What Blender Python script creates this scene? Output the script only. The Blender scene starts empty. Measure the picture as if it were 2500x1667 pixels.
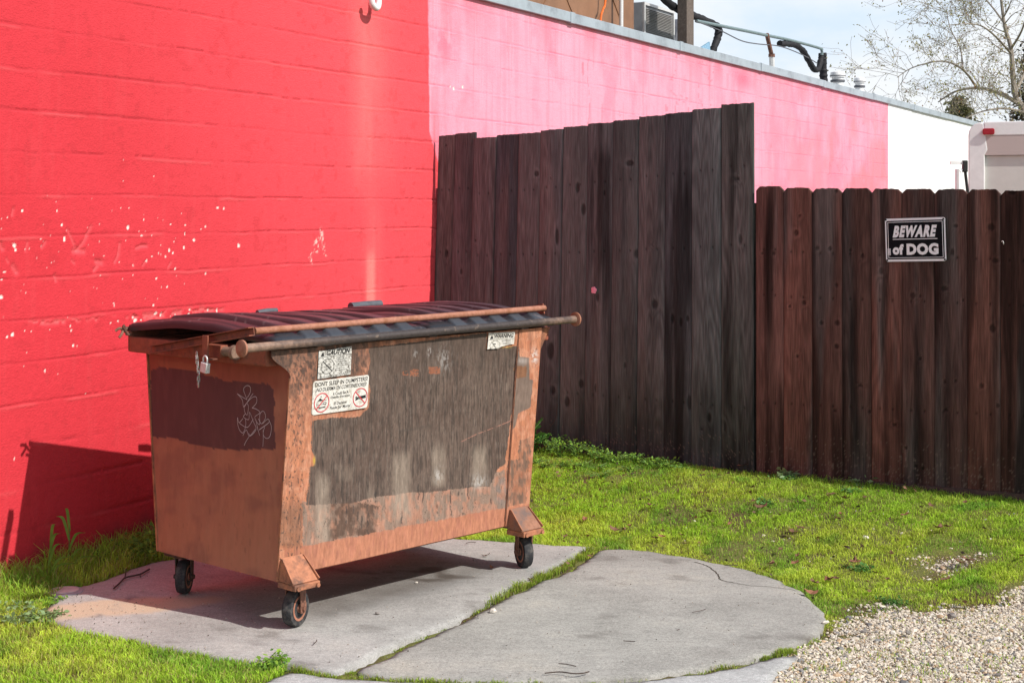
import bpy, bmesh, math, random
import numpy as np
from mathutils import Vector, Matrix, noise as mnoise

random.seed(7)
rng = np.random.default_rng(11)
S = bpy.context.scene
COL = S.collection
R = math.radians

# ------------------------------------------------------------------ survey of the place
F, CX, CY, EYE = 3700.0, 1250.0, 516.0, 1.75       # focal length and horizon of the photograph, eye height (m)
DD = 2500 / 2352.0
CAM = np.array([0.0, 0.0, EYE])

def ray(x, y): return np.array([(x - CX) / F, 1.0, -(y - CY) / F])
def on_z(x, y, z=0.0):
    r = ray(x, y); return CAM + r * ((z - EYE) / r[2])
def on_plane(x, y, p, n):
    r = ray(x, y); return CAM + r * (np.dot(np.asarray(p) - CAM, n) / np.dot(r, n))
def at(x, y, Y): return CAM + ray(x, y) * Y
def project(P):
    P = np.asarray(P, float)
    return CX + F * P[..., 0] / P[..., 1], CY - F * (P[..., 2] - EYE) / P[..., 1]

# building wall: base point, direction along it, outward normal
W0 = np.array([-2.3934, 7.0846, 0.0])
WD = np.array([0.46567743, 0.88495454, 0.0])
WN = np.array([0.88495454, -0.46567743, 0.0])
WANG = math.atan2(WD[1], WD[0])
def wall_sz(x, y, b=0.0):
    """pixel -> (s along the wall, z) on the plane b metres behind the wall face"""
    P = on_plane(x, y, W0 - WN * b, WN); return float(np.dot(P - W0, WD)), float(P[2])
# dumpster frame
D0 = on_z(721, 1528)
DA = R(47.5)
DU = np.array([math.cos(DA), math.sin(DA), 0]); DV = np.array([-math.sin(DA), math.cos(DA), 0])
def to_d(P): return np.array([np.dot(P - D0, DU), np.dot(P - D0, DV), P[2]])
FPN = DV + np.array([0, 0, 0.095]); FPN = FPN / np.linalg.norm(FPN)      # front plate leans outwards at the top
FPO = D0 + np.array([0, 0, 0.22])
def front_uz(x, y):
    q = to_d(on_plane(x, y, FPO, FPN)); return q[0], q[2]
def end_vz(x, y, u=-0.1):
    q = to_d(on_plane(x, y, D0 + DU * u, DU)); return q[1], q[2]
# fences
FC = np.array([1.47, 9.16, 0.0])
LFD = np.array([0.804, -0.5946, 0.0]); LFN = np.array([-0.5946, -0.804, 0.0])
HFD = np.array([-0.8142, 0.5806, 0.0]); HFN = np.array([-0.5806, -0.8142, 0.0])

def sstep(a, b, x):
    t = np.clip((x - a) / (b - a), 0, 1); return t * t * (3 - 2 * t)
def ground_z(x, y):
    x = np.asarray(x, float); y = np.asarray(y, float)
    d1 = (x - FC[0]) * LFN[0] + (y - FC[1]) * LFN[1]
    d2 = (x - FC[0]) * HFN[0] + (y - FC[1]) * HFN[1]
    d = np.minimum(d1, d2)
    base = -0.02 + 0.19 * (1 - sstep(0.1, 1.55, d))
    wob = 0.010 * np.sin(x * 2.7 + 1.3) * np.sin(y * 2.1)
    return base + wob * sstep(0.2, 1.2, d) * 0.6
SUN_AZ, SUN_EL = R(-33), R(41.5)
SUNV = np.array([math.cos(SUN_AZ) * math.cos(SUN_EL), math.sin(SUN_AZ) * math.cos(SUN_EL), math.sin(SUN_EL)])

# ------------------------------------------------------------------ numpy noise
def _h(ix, iy, seed):
    n = (ix.astype(np.int64) * 374761393 + iy.astype(np.int64) * 668265263 + seed * 974634777) & 0xFFFFFFFF
    n = ((n ^ (n >> 13)) * 1274126177) & 0xFFFFFFFF
    n = n ^ (n >> 16)
    return (n & 0xFFFF) / 65535.0
def vn(x, y, seed=0):
    x = np.asarray(x, float); y = np.asarray(y, float)
    x0 = np.floor(x); y0 = np.floor(y); fx = x - x0; fy = y - y0
    fx = fx * fx * (3 - 2 * fx); fy = fy * fy * (3 - 2 * fy)
    a = _h(x0, y0, seed); b = _h(x0 + 1, y0, seed); c = _h(x0, y0 + 1, seed); d = _h(x0 + 1, y0 + 1, seed)
    return (a + (b - a) * fx) * (1 - fy) + (c + (d - c) * fx) * fy
def fbm(x, y, seed=0, o=4):
    s = 0; w = 0.5; t = 0
    for i in range(o):
        s = s + w * vn(x * 2 ** i, y * 2 ** i, seed + i * 17); t += w; w *= 0.55
    return s / t
def in_poly(x, y, poly):
    x = np.asarray(x, float); y = np.asarray(y, float)
    ins = np.zeros(x.shape, bool); n = len(poly)
    for i in range(n):
        x1, y1 = poly[i]; x2, y2 = poly[(i + 1) % n]
        if y1 == y2: continue
        c = ((y1 > y) != (y2 > y)) & (x < (x2 - x1) * (y - y1) / (y2 - y1) + x1)
        ins ^= c
    return ins
def seg_dist(x, y, pts):
    d = np.full(np.shape(x), 1e9)
    for (x1, y1), (x2, y2) in zip(pts[:-1], pts[1:]):
        L = (x2 - x1) ** 2 + (y2 - y1) ** 2 + 1e-12
        t = np.clip(((x - x1) * (x2 - x1) + (y - y1) * (y2 - y1)) / L, 0, 1)
        d = np.minimum(d, np.hypot(x - x1 - t * (x2 - x1), y - y1 - t * (y2 - y1)))
    return d
def mixc(c, col, m):
    m = np.clip(m, 0, 1)[..., None]; return c * (1 - m) + np.asarray(col, float) * m

# ------------------------------------------------------------------ materials
class G:
    """small wrapper to write node graphs"""
    def __init__(s, name):
        s.m = bpy.data.materials.new(name); s.m.use_nodes = True
        s.nt = s.m.node_tree; s.nt.nodes.clear()
        s.out = s.n('ShaderNodeOutputMaterial'); s.b = s.n('ShaderNodeBsdfPrincipled')
        s.l(s.b.outputs[0], s.out.inputs['Surface'])
        s.b.inputs['Specular IOR Level'].default_value = 0.3
    def n(s, t): return s.nt.nodes.new(t)
    def l(s, a, b): s.nt.links.new(a, b)
    def set(s, sock, v):
        if hasattr(v, 'is_linked'): s.l(v, sock)
        elif isinstance(v, (tuple, list)) and len(v) == 3 and sock.type == 'RGBA': sock.default_value = (*v, 1)
        else: sock.default_value = v
    def coord(s, kind='Object'): return s.n('ShaderNodeTexCoord').outputs[kind]
    def attr(s, name, out='Color'):
        a = s.n('ShaderNodeAttribute'); a.attribute_name = name; return a.outputs[out]
    def map(s, v, scale=(1, 1, 1), loc=(0, 0, 0)):
        m = s.n('ShaderNodeMapping'); s.l(v, m.inputs['Vector']); m.inputs['Scale'].default_value = scale; m.inputs['Location'].default_value = loc
        return m.outputs[0]
    def noise(s, v, scale, detail=4, rough=0.6, out=0):
        t = s.n('ShaderNodeTexNoise'); s.l(v, t.inputs['Vector']); t.inputs['Scale'].default_value = scale
        t.inputs['Detail'].default_value = detail; t.inputs['Roughness'].default_value = rough; return t.outputs[out]
    def vor(s, v, scale, out='Distance', feat='F1'):
        t = s.n('ShaderNodeTexVoronoi'); t.feature = feat; s.l(v, t.inputs['Vector']); t.inputs['Scale'].default_value = scale; return t.outputs[out]
    def ramp(s, f, *stops):
        r = s.n('ShaderNodeValToRGB'); s.l(f, r.inputs[0]); e = r.color_ramp.elements
        while len(e) < len(stops): e.new(0.5)
        for k, (p, c) in zip(e, stops):
            k.position = p; k.color = (*c, 1) if isinstance(c, (tuple, list)) else (c, c, c, 1)
        return r.outputs[0]
    def mix(s, f, a, b, mode='MIX'):
        m = s.n('ShaderNodeMix'); m.data_type = 'RGBA'; m.blend_type = mode
        s.set(m.inputs[0], f); s.set(m.inputs[6], a); s.set(m.inputs[7], b); return m.outputs[2]
    def math(s, op, a, b=0.0):
        m = s.n('ShaderNodeMath'); m.operation = op; s.set(m.inputs[0], a); s.set(m.inputs[1], b); return m.outputs[0]
    def bump(s, h, strength=0.3, dist=0.01, prev=None):
        b = s.n('ShaderNodeBump'); s.l(h, b.inputs['Height']); b.inputs['Strength'].default_value = strength
        b.inputs['Distance'].default_value = dist
        if prev is not None: s.l(prev, b.inputs['Normal'])
        return b.outputs[0]
    def fin(s, color=None, rough=0.6, normal=None, metal=0.0, spec=None):
        if color is not None: s.set(s.b.inputs['Base Color'], color)
        s.set(s.b.inputs['Roughness'], rough); s.set(s.b.inputs['Metallic'], metal)
        if normal is not None: s.l(normal, s.b.inputs['Normal'])
        if spec is not None: s.b.inputs['Specular IOR Level'].default_value = spec
        return s.m

MAT = {}
def painted(name, rough=0.6, nscale=60, amt=0.25, bscale=120, bstr=0.15, bdist=0.004, stretch=(1, 1, 1), spec=0.3, attr='Col'):
    g = G(name); c = g.attr(attr); v = g.map(g.coord(), stretch)
    k = g.ramp(g.noise(v, nscale, 5, 0.7), (0.25, 1 - amt), (0.75, 1 + amt))
    col = g.mix(1.0, c, k, 'MULTIPLY')
    nb = g.bump(g.noise(v, bscale, 4, 0.65), bstr, bdist)
    return g.fin(col, rough, nb, spec=spec)
def simple(name, col, rough=0.5, metal=0.0, amt=0.2, nscale=30, bstr=0.12, dirt=None, dscale=8, spec=0.3):
    g = G(name); v = g.coord()
    k = g.ramp(g.noise(v, nscale, 5, 0.65), (0.3, 1 - amt), (0.7, 1 + amt))
    c = g.mix(1.0, tuple(col), k, 'MULTIPLY')
    if dirt is not None:
        c = g.mix(g.ramp(g.noise(v, dscale, 6, 0.7), (0.48, 0.0), (0.62, 1.0)), c, tuple(dirt))
    return g.fin(c, rough, g.bump(g.noise(v, nscale * 3, 4), bstr, 0.004), metal, spec)

MAT['wall'] = painted('wall paint', 0.7, 34, 0.075, 70, 0.55, 0.008, (1, 1, 1.6), 0.15)
MAT['front'] = painted('weathered dumpster paint', 0.62, 70, 0.34, 160, 0.22, 0.003, (1, 1, 0.22), 0.25)
MAT['end'] = painted('dumpster end paint', 0.55, 25, 0.12, 90, 0.12, 0.003, (1, 1, 0.3), 0.3)
MAT['orange'] = simple('orange brown paint', (0.40, 0.165, 0.09), 0.55, 0, 0.22, 40, 0.15, (0.16, 0.08, 0.055), 9)
MAT['bracketdark'] = simple('worn bracket paint', (0.28, 0.135, 0.085), 0.6, 0, 0.25, 40, 0.15, (0.15, 0.10, 0.085), 10)
MAT['coil'] = simple('aluminium fins', (0.30, 0.29, 0.28), 0.5, 0.1, 0.2, 30, 0.05)
MAT['redox'] = simple('oxide red paint', (0.27, 0.085, 0.05), 0.55, 0, 0.2, 40, 0.15, (0.14, 0.06, 0.045), 12)
def rail_mat():
    g = G('worn steel rail'); v = g.coord(); sp = g.n('ShaderNodeSeparateXYZ'); g.l(v, sp.inputs[0])
    k = g.ramp(g.noise(v, 45, 5, 0.7), (0.3, 0.7), (0.7, 1.35))
    f = g.math('ADD', g.math('ABSOLUTE', g.math('SUBTRACT', sp.outputs[0], 0.75)), g.math('MULTIPLY', g.noise(v, 9, 5, 0.7), 0.9))
    c = g.ramp(g.math('MULTIPLY', f, 0.6), (0.55, (0.050, 0.040, 0.038)), (0.74, (0.085, 0.060, 0.050)), (0.90, (0.26, 0.165, 0.12)))
    c = g.mix(g.ramp(g.noise(v, 30, 3), (0.6, 0.0), (0.7, 0.6)), c, (0.22, 0.16, 0.12))
    return g.fin(g.mix(1.0, c, k, 'MULTIPLY'), 0.5, g.bump(g.noise(v, 90, 4), 0.2, 0.004), spec=0.4)
MAT['rail'] = rail_mat()
MAT['bar'] = simple('salmon painted bar', (0.36, 0.16, 0.105), 0.5, 0, 0.2, 60, 0.15, (0.27, 0.11, 0.06), 14)
MAT['inside'] = simple('dark interior', (0.03, 0.02, 0.018), 0.9)
MAT['plastic'] = painted('lid plastic', 0.42, 14, 0.16, 60, 0.06, 0.003, (1, 0.25, 1), 0.4)
MAT['plasticgrey'] = simple('grey hinge plastic', (0.09, 0.10, 0.115), 0.45)
MAT['stem'] = simple('green stem', (0.12, 0.20, 0.05), 0.7)
MAT['pinkgrey'] = simple('truck header', (0.50, 0.42, 0.40), 0.5, 0, 0.03, 2, 0.0)  # pinkish shading above the door put into the header colour
MAT['white2'] = simple('dull white cap', (0.55, 0.52, 0.50), 0.6)
MAT['rubber'] = simple('tyre rubber', (0.030, 0.031, 0.034), 0.75, 0, 0.3, 70, 0.4, (0.085, 0.08, 0.075), 30)
MAT['rust'] = simple('rusty steel', (0.20, 0.095, 0.065), 0.7, 0.1, 0.35, 60, 0.3, (0.09, 0.05, 0.04), 20)
MAT['darkmetal'] = simple('dark fork metal', (0.055, 0.04, 0.038), 0.6, 0.2, 0.3, 50, 0.2, (0.12, 0.06, 0.04), 25)
MAT['steel'] = simple('galvanised steel', (0.66, 0.66, 0.65), 0.4, 0.3, 0.15, 80, 0.1)
MAT['chrome'] = simple('chain steel', (0.55, 0.53, 0.52), 0.3, 0.55, 0.25, 120, 0.1, (0.2, 0.14, 0.12), 60)
MAT['sticker'] = simple('sticker vinyl', (0.66, 0.64, 0.59), 0.5, 0, 0.08, 120, 0.05, (0.42, 0.39, 0.33), 55)
MAT['oldsticker'] = simple('old scuffed sticker', (0.58, 0.57, 0.53), 0.6, 0, 0.2, 90, 0.1, (0.10, 0.085, 0.07), 95)
MAT['ink'] = simple('black ink', (0.02, 0.02, 0.022), 0.5)
MAT['redink'] = simple('red ink', (0.50, 0.055, 0.065), 0.5)
MAT['yellow'] = simple('yellow film', (0.62, 0.48, 0.05), 0.5)
MAT['chalk'] = simple('pale scribble', (0.50, 0.44, 0.47), 0.6)
MAT['signblack'] = simple('sign black', (0.008, 0.009, 0.012), 0.6, amt=0.05, spec=0.08)
MAT['signwhite'] = simple('sign white', (0.93, 0.94, 0.97), 0.4, amt=0.04)
MAT['coping'] = simple('grey blue flashing', (0.42, 0.48, 0.53), 0.45, 0.35, 0.12, 6, 0.05, (0.30, 0.34, 0.38), 3)
MAT['roof'] = simple('roof membrane', (0.45, 0.45, 0.44), 0.8)
MAT['tan'] = simple('tan sheet metal', (0.25, 0.128, 0.07), 0.5, 0.0, 0.15, 3, 0.05, (0.19, 0.098, 0.055), 2)
MAT['acgrey'] = simple('condenser grey', (0.36, 0.38, 0.40), 0.5, 0.2, 0.1, 10, 0.05)
MAT['darkgrey'] = simple('dark grey sheet', (0.11, 0.115, 0.13), 0.6)
MAT['blacktape'] = simple('black pipe insulation', (0.016, 0.016, 0.019), 0.7, 0, 0.3, 30, 0.5)
MAT['conduit'] = simple('greenish conduit', (0.20, 0.27, 0.28), 0.45, 0.3)
MAT['white'] = simple('white enamel', (0.78, 0.78, 0.78), 0.4, 0, 0.06, 12, 0.05)
MAT['blue'] = simple('blue sheet', (0.20, 0.36, 0.50), 0.5)
MAT['orangecable'] = simple('orange cable', (0.75, 0.16, 0.03), 0.5)
MAT['truckgrey'] = simple('truck door grey', (0.62, 0.60, 0.57), 0.5, 0, 0.06, 4, 0.03)
MAT['redlens'] = simple('red lens', (0.35, 0.01, 0.02), 0.25)
MAT['glass'] = simple('dark glass', (0.02, 0.025, 0.03), 0.1)
MAT['blackpaint'] = simple('black paint', (0.02, 0.02, 0.02), 0.5)
MAT['pinkblob'] = simple('pink paint blob', (0.88, 0.38, 0.52), 0.5)
MAT['pebble'] = simple('pebble', (0.50, 0.47, 0.43), 0.8, nscale=60)
MAT['twig'] = simple('twig bark', (0.075, 0.055, 0.045), 0.9)
MAT['dryleaf'] = simple('dry leaf', (0.20, 0.105, 0.065), 0.75, 0, 0.35, 40, 0.3, (0.13, 0.07, 0.045), 25)
MAT['bark'] = simple('tree bark', (0.27, 0.235, 0.20), 0.9, 0, 0.3, 20, 0.4)
MAT['crack'] = simple('crack soil', (0.06, 0.05, 0.035), 0.95)
MAT['post'] = None
def wood_mat(name, tint):
    g = G(name); c = g.attr('Col'); v = g.attr('gc', 'Vector')
    f1 = g.noise(g.map(v, (1, 1, 0.035)), 160, 5, 0.65)
    f2 = g.noise(g.map(v, (1, 1, 0.02)), 420, 3, 0.6)
    k = g.ramp(f1, (0.28, 0.52), (0.5, 1.0), (0.74, 1.62))
    k2 = g.ramp(f2, (0.3, 0.8), (0.7, 1.2))
    col = g.mix(1.0, g.mix(1.0, c, k, 'MULTIPLY'), k2, 'MULTIPLY')
    spk = g.ramp(g.noise(g.map(v, (1, 1, 0.7)), 90, 2, 0.5), (0.70, 0.0), (0.76, 1.0))
    nb = g.bump(f1, 0.5, 0.004); nb = g.bump(f2, 0.25, 0.002, nb)
    return g.fin(col, 0.8, nb, spec=0.15)
MAT['wood'] = wood_mat('weathered fence wood', None)
MAT['rot'] = simple('dark rot board', (0.085, 0.055, 0.047), 0.85, 0, 0.3, 40, 0.3)
MAT['post'] = simple('weathered post', (0.13, 0.105, 0.09), 0.85, 0, 0.3, 30, 0.3, (0.11, 0.085, 0.07), 6)
def foliage(name, rough=0.55, trans=0.35):
    g = G(name); c = g.attr('Col')
    d = g.n('ShaderNodeBsdfTranslucent'); g.l(c, d.inputs['Color'])
    g.fin(c, rough, spec=0.25)
    mx = g.n('ShaderNodeMixShader'); mx.inputs[0].default_value = trans
    g.l(g.b.outputs[0], mx.inputs[1]); g.l(d.outputs[0], mx.inputs[2]); g.l(mx.outputs[0], g.out.inputs['Surface'])
    return g.m
MAT['leaf'] = foliage('leafy green')
MAT['grass'] = foliage('grass blades', 0.6, 0.4)
def concrete(name, tone, warm):
    g = G(name); v = g.coord()
    big = g.noise(v, 1.6, 6, 0.62); fine = g.noise(v, 260, 3, 0.7); mid = g.noise(g.map(v, (1, 1.8, 1)), 12, 6, 0.7)
    c = g.ramp(big, (0.3, tuple(t * 0.74 for t in tone)), (0.55, tone), (0.75, tuple(min(1, t * w * 1.12) for t, w in zip(tone, warm))))
    c = g.mix(1.0, c, g.ramp(fine, (0.3, 0.62), (0.7, 1.34)), 'MULTIPLY')
    c = g.mix(1.0, c, g.ramp(mid, (0.33, 0.86), (0.5, 1.0), (0.7, 1.08)), 'MULTIPLY')
    c = g.mix(1.0, c, g.ramp(g.noise(v, 70, 4, 0.75), (0.35, 0.80), (0.65, 1.16)), 'MULTIPLY')
    st = g.ramp(g.noise(g.map(v, (1, 1, 1), (3.1, 1.7, 0)), 3.4, 3, 0.55), (0.67, 0.0), (0.78, 0.6))
    c = g.mix(st, c, tuple(t * 0.45 for t in tone))
    spk = g.ramp(g.vor(v, 120), (0.06, 1.0), (0.13, 0.0))
    sel = g.ramp(g.noise(v, 35, 2), (0.52, 0.0), (0.60, 0.7))
    c = g.mix(g.math('MULTIPLY', spk, sel), c, tuple(t * 0.55 for t in tone))
    dirt = g.attr('dirt', 'Fac'); sand = g.attr('sand', 'Fac')
    c = g.mix(dirt, c, (0.075, 0.062, 0.052))
    sn = g.ramp(g.noise(v, 190, 3, 0.7), (0.3, (0.40, 0.30, 0.20)), (0.7, (0.66, 0.53, 0.39)))
    c = g.mix(sand, c, sn)
    nb = g.bump(fine, 0.35, 0.004); nb = g.bump(mid, 0.15, 0.01, nb)
    return g.fin(c, 0.85, nb, spec=0.2)
MAT['concA'] = concrete('pad concrete', (0.425, 0.420, 0.402), (1.02, 1.0, 0.97))
MAT['concB'] = concrete('round slab concrete', (0.385, 0.376, 0.348), (1.04, 1.0, 0.94))
MAT['concC'] = concrete('path concrete', (0.47, 0.475, 0.47), (1.0, 1.0, 1.0))

# ------------------------------------------------------------------ object helpers
def props(o, label=None, cat=None, group=None, kind=None):
    if label: o['label'] = label
    if cat: o['category'] = cat
    if group: o['group'] = group
    if kind: o['kind'] = kind
    return o
def thing(name, label, cat, loc=(0, 0, 0), rz=0.0, group=None):
    o = bpy.data.objects.new(name, None); COL.objects.link(o); o.empty_display_size = 0.1
    o.location = loc; o.rotation_euler = (0, 0, rz)
    return props(o, label, cat, group)
def link(name, me, mat=None, parent=None):
    o = bpy.data.objects.new(name, me); COL.objects.link(o)
    if mat is not None: me.materials.append(MAT[mat] if isinstance(mat, str) else mat)
    if parent is not None: o.parent = parent
    return o
def frame(ex, ey, ez, o=(0, 0, 0)):
    m = Matrix.Identity(4)
    for i, e in enumerate((ex, ey, ez)):
        e = Vector(e).normalized()
        for k in range(3): m[k][i] = e[k]
    for k in range(3): m[k][3] = o[k]
    return m
class MB:
    def __init__(s): s.v = []; s.f = []
    def add(s, vs, fs, M=None):
        b = len(s.v)
        for p in vs:
            p = Vector(p); s.v.append(tuple(M @ p if M is not None else p))
        s.f += [tuple(i + b for i in f) for f in fs]; return s
    def box(s, lo, hi, M=None):
        x0, y0, z0 = lo; x1, y1, z1 = hi
        return s.add([(x0, y0, z0), (x1, y0, z0), (x1, y1, z0), (x0, y1, z0), (x0, y0, z1), (x1, y0, z1), (x1, y1, z1), (x0, y1, z1)],
                     [(0, 3, 2, 1), (4, 5, 6, 7), (0, 1, 5, 4), (1, 2, 6, 5), (2, 3, 7, 6), (3, 0, 4, 7)], M)
    def bar(s, p, q, w, t, up=(0, 0, 1)):
        """rectangular bar from p to q, width w across, thickness t along up"""
        p = Vector(p); q = Vector(q); x = (q - p); L = x.length; x.normalize(); y = Vector(up).cross(x).normalized(); z = x.cross(y)
        return s.box((0, -w / 2, -t / 2), (L, w / 2, t / 2), frame(x, y, z, p))
    def tube(s, pts, r, n=12, cap=True):
        pts = [Vector(p) for p in pts]; rs = r if isinstance(r, (list, tuple)) else [r] * len(pts)
        rings = []; prev = None; b0 = len(s.v)
        for i, p in enumerate(pts):
            d = (pts[min(i + 1, len(pts) - 1)] - pts[max(i - 1, 0)]).normalized()
            if prev is None: a = d.orthogonal().normalized()
            else: a = (prev - d * prev.dot(d)).normalized()
            prev = a; bb = d.cross(a)
            for k in range(n):
                t = 2 * math.pi * k / n; s.v.append(tuple(p + (a * math.cos(t) + bb * math.sin(t)) * rs[i]))
        m = len(pts)
        for i in range(m - 1):
            for k in range(n):
                a0 = b0 + i * n + k; a1 = b0 + i * n + (k + 1) % n
                s.f.append((a0, a1, a1 + n, a0 + n))
        if cap:
            s.f.append(tuple(b0 + k for k in range(n))[::-1]); s.f.append(tuple(b0 + (m - 1) * n + k for k in range(n)))
        return s
    def lathe(s, prof, M=None, n=24):
        """profile of (r, h) turned about local z"""
        vs = []; fs = []; m = len(prof)
        for r, h in prof:
            for k in range(n):
                t = 2 * math.pi * k / n; vs.append((r * math.cos(t), r * math.sin(t), h))
        for i in range(m - 1):
            for k in range(n):
                a = i * n + k; b = i * n + (k + 1) % n; fs.append((a, b, b + n, a + n))
        fs.append(tuple(range(n))[::-1]); fs.append(tuple((m - 1) * n + k for k in range(n)))
        return s.add(vs, fs, M)
    def prism(s, poly, M=None, t=0.01):
        n = len(poly)
        vs = [(x, y, 0) for x, y in poly] + [(x, y, t) for x, y in poly]
        fs = [tuple(range(n))[::-1], tuple(range(n, 2 * n))] + [(i, (i + 1) % n, (i + 1) % n + n, i + n) for i in range(n)]
        return s.add(vs, fs, M)
    def mesh(s, name, smooth=False, bevel=0.0, seg=2, angle=30):
        me = bpy.data.meshes.new(name); me.from_pydata(s.v, [], s.f)
        bm = bmesh.new(); bm.from_mesh(me)
        if bevel > 0:
            bmesh.ops.recalc_face_normals(bm, faces=bm.faces)
            es = [e for e in bm.edges if len(e.link_faces) == 2 and e.calc_face_angle(0) > R(angle)]
            bmesh.ops.bevel(bm, geom=es, offset=bevel, segments=seg, affect='EDGES', profile=0.6, clamp_overlap=True)
        bmesh.ops.recalc_face_normals(bm, faces=bm.faces)
        bm.to_mesh(me); bm.free()
        if smooth:
            me.polygons.foreach_set('use_smooth', [True] * len(me.polygons))
            me.set_sharp_from_angle(angle=R(42))
        me.update(); return me
    def build(s, name, mat, parent=None, smooth=False, bevel=0.0, seg=2):
        return link(name, s.mesh(name, smooth, bevel, seg), mat, parent)
def np_mesh(name, V, Fq, cols=None, smooth=False, extra=None):
    """V (n,3), Fq list of arrays (m,k); cols (n,3) -> point colour attribute"""
    me = bpy.data.meshes.new(name); V = np.ascontiguousarray(V, np.float32)
    if not isinstance(Fq, (list, tuple)): Fq = [Fq]
    me.vertices.add(len(V)); me.vertices.foreach_set('co', V.ravel())
    loops = np.concatenate([f.ravel() for f in Fq]).astype(np.int32)
    tot = np.concatenate([np.full(len(f), f.shape[1], np.int32) for f in Fq])
    st = np.concatenate([[0], np.cumsum(tot)[:-1]]).astype(np.int32)
    me.loops.add(len(loops)); me.loops.foreach_set('vertex_index', loops)
    me.polygons.add(len(tot)); me.polygons.foreach_set('loop_start', st); me.polygons.foreach_set('loop_total', tot)
    me.polygons.foreach_set('use_smooth', np.full(len(tot), smooth))
    me.update(calc_edges=True); me.validate()
    if cols is not None:
        a = me.color_attributes.new('Col', 'FLOAT_COLOR', 'POINT')
        c = np.ones((len(V), 4), np.float32); c[:, :3] = np.clip(cols, 0, 1); a.data.foreach_set('color', c.ravel())
    for k, arr in (extra or {}).items():
        arr = np.asarray(arr, np.float32)
        if arr.ndim == 1:
            a = me.attributes.new(k, 'FLOAT', 'POINT'); a.data.foreach_set('value', arr)
        else:
            a = me.attributes.new(k, 'FLOAT_VECTOR', 'POINT'); a.data.foreach_set('vector', arr.ravel())
    return me
def grid_faces(nu, nv, off=0):
    i = np.arange(nu - 1)[:, None] * nv + np.arange(nv - 1)[None, :]
    i = i.ravel() + off
    return np.stack([i, i + nv, i + nv + 1, i + 1], 1)
def text_mesh(body, w, h, shear=0.0, bold=0.0, space=1.0):
    cu = bpy.data.curves.new('lettering', 'FONT'); cu.body = body; cu.size = 1; cu.offset = bold; cu.space_character = space; cu.resolution_u = 3
    ob = bpy.data.objects.new('lettering', cu); COL.objects.link(ob)
    bpy.context.view_layer.update()
    me = bpy.data.meshes.new_from_object(ob.evaluated_get(bpy.context.evaluated_depsgraph_get()))
    bpy.data.objects.remove(ob); bpy.data.curves.remove(cu); me.materials.clear()
    v = np.empty(len(me.vertices) * 3, np.float32); me.vertices.foreach_get('co', v); v = v.reshape(-1, 3)
    lo = v.min(0); hi = v.max(0)
    out = []; fs = [tuple(p.vertices) for p in me.polygons]
    for p in v:
        y = (p[1] - lo[1]) / max(1e-6, hi[1] - lo[1]) * h; x = (p[0] - lo[0]) / (hi[0] - lo[0]) * (w - shear * h) + shear * y
        out.append((x, y, 0))
    bpy.data.meshes.remove(me); return out, fs
def ring(cx, cy, rx, ry, wd, n=32):
    vs = []; fs = []
    for k in range(n):
        t = 2 * math.pi * k / n
        vs += [(cx + rx * math.cos(t), cy + ry * math.sin(t), 0), (cx + (rx - wd) * math.cos(t), cy + (ry - wd) * math.sin(t), 0)]
    for k in range(n):
        a = 2 * k; b = 2 * ((k + 1) % n); fs.append((a, b, b + 1, a + 1))
    return vs, fs
def strip(pts, w):
    """flat ribbon in the xy plane"""
    vs = []; fs = []
    for i, p in enumerate(pts):
        a = pts[max(i - 1, 0)]; b = pts[min(i + 1, len(pts) - 1)]
        dx, dy = b[0] - a[0], b[1] - a[1]; L = math.hypot(dx, dy) or 1
        vs += [(p[0] - dy / L * w / 2, p[1] + dx / L * w / 2, 0), (p[0] + dy / L * w / 2, p[1] - dx / L * w / 2, 0)]
    for i in range(len(pts) - 1): fs.append((2 * i, 2 * i + 1, 2 * i + 3, 2 * i + 2))
    return vs, fs
def rrect(x0, y0, x1, y1, r, n=4):
    p = []
    for cx, cy, a0 in ((x1 - r, y1 - r, 0), (x0 + r, y1 - r, 90), (x0 + r, y0 + r, 180), (x1 - r, y0 + r, 270)):
        for k in range(n + 1):
            t = R(a0 + 90 * k / n); p.append((cx + r * math.cos(t), cy + r * math.sin(t)))
    return p
def smooth_path(pts, n=8):
    P = [Vector(p) for p in pts]; out = []
    for i in range(len(P) - 1):
        p0 = P[max(i - 1, 0)]; p1 = P[i]; p2 = P[i + 1]; p3 = P[min(i + 2, len(P) - 1)]
        for k in range(n):
            t = k / n
            out.append(0.5 * ((2 * p1) + (p2 - p0) * t + (2 * p0 - 5 * p1 + 4 * p2 - p3) * t * t + (3 * p1 - p0 - 3 * p2 + p3) * t ** 3))
    out.append(P[-1]); return out

# ================================================================== GROUND
def p1(zx, zy): return on_z(100 + zx / 2.352, 1250 + zy / 2.352)[:2]      # two surveyed stretches of the pad
def p2(zx, zy): return on_z(1100 + zx / 2.352, 1250 + zy / 2.352)[:2]
def pd(x, y): return on_z(x * DD, y * DD)[:2]
A_right = [p2(*q) for q in ((812, 192), (700, 250), (600, 300), (500, 368), (340, 432), (240, 492), (110, 572), (0, 632))] + \
          [p1(*q) for q in ((2290, 655), (2110, 722), (1940, 800), (1800, 880), (1720, 908))]
A_low = [p1(*q) for q in ((1640, 905), (1500, 888), (1400, 868), (1320, 858), (1150, 850), (1000, 828), (800, 790), (600, 748), (420, 715), (250, 692), (120, 655), (40, 610), (15, 575), (40, 530), (75, 480))]
A_back = [p1(*q) for q in ((150, 440), (280, 405), (390, 372), (500, 330), (620, 285), (760, 262))] + \
         [pd(*q) for q in ((520, 1262), (700, 1245), (900, 1232))] + [p2(*q) for q in ((20, 145), (140, 150), (300, 160), (480, 172), (650, 186))]
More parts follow.
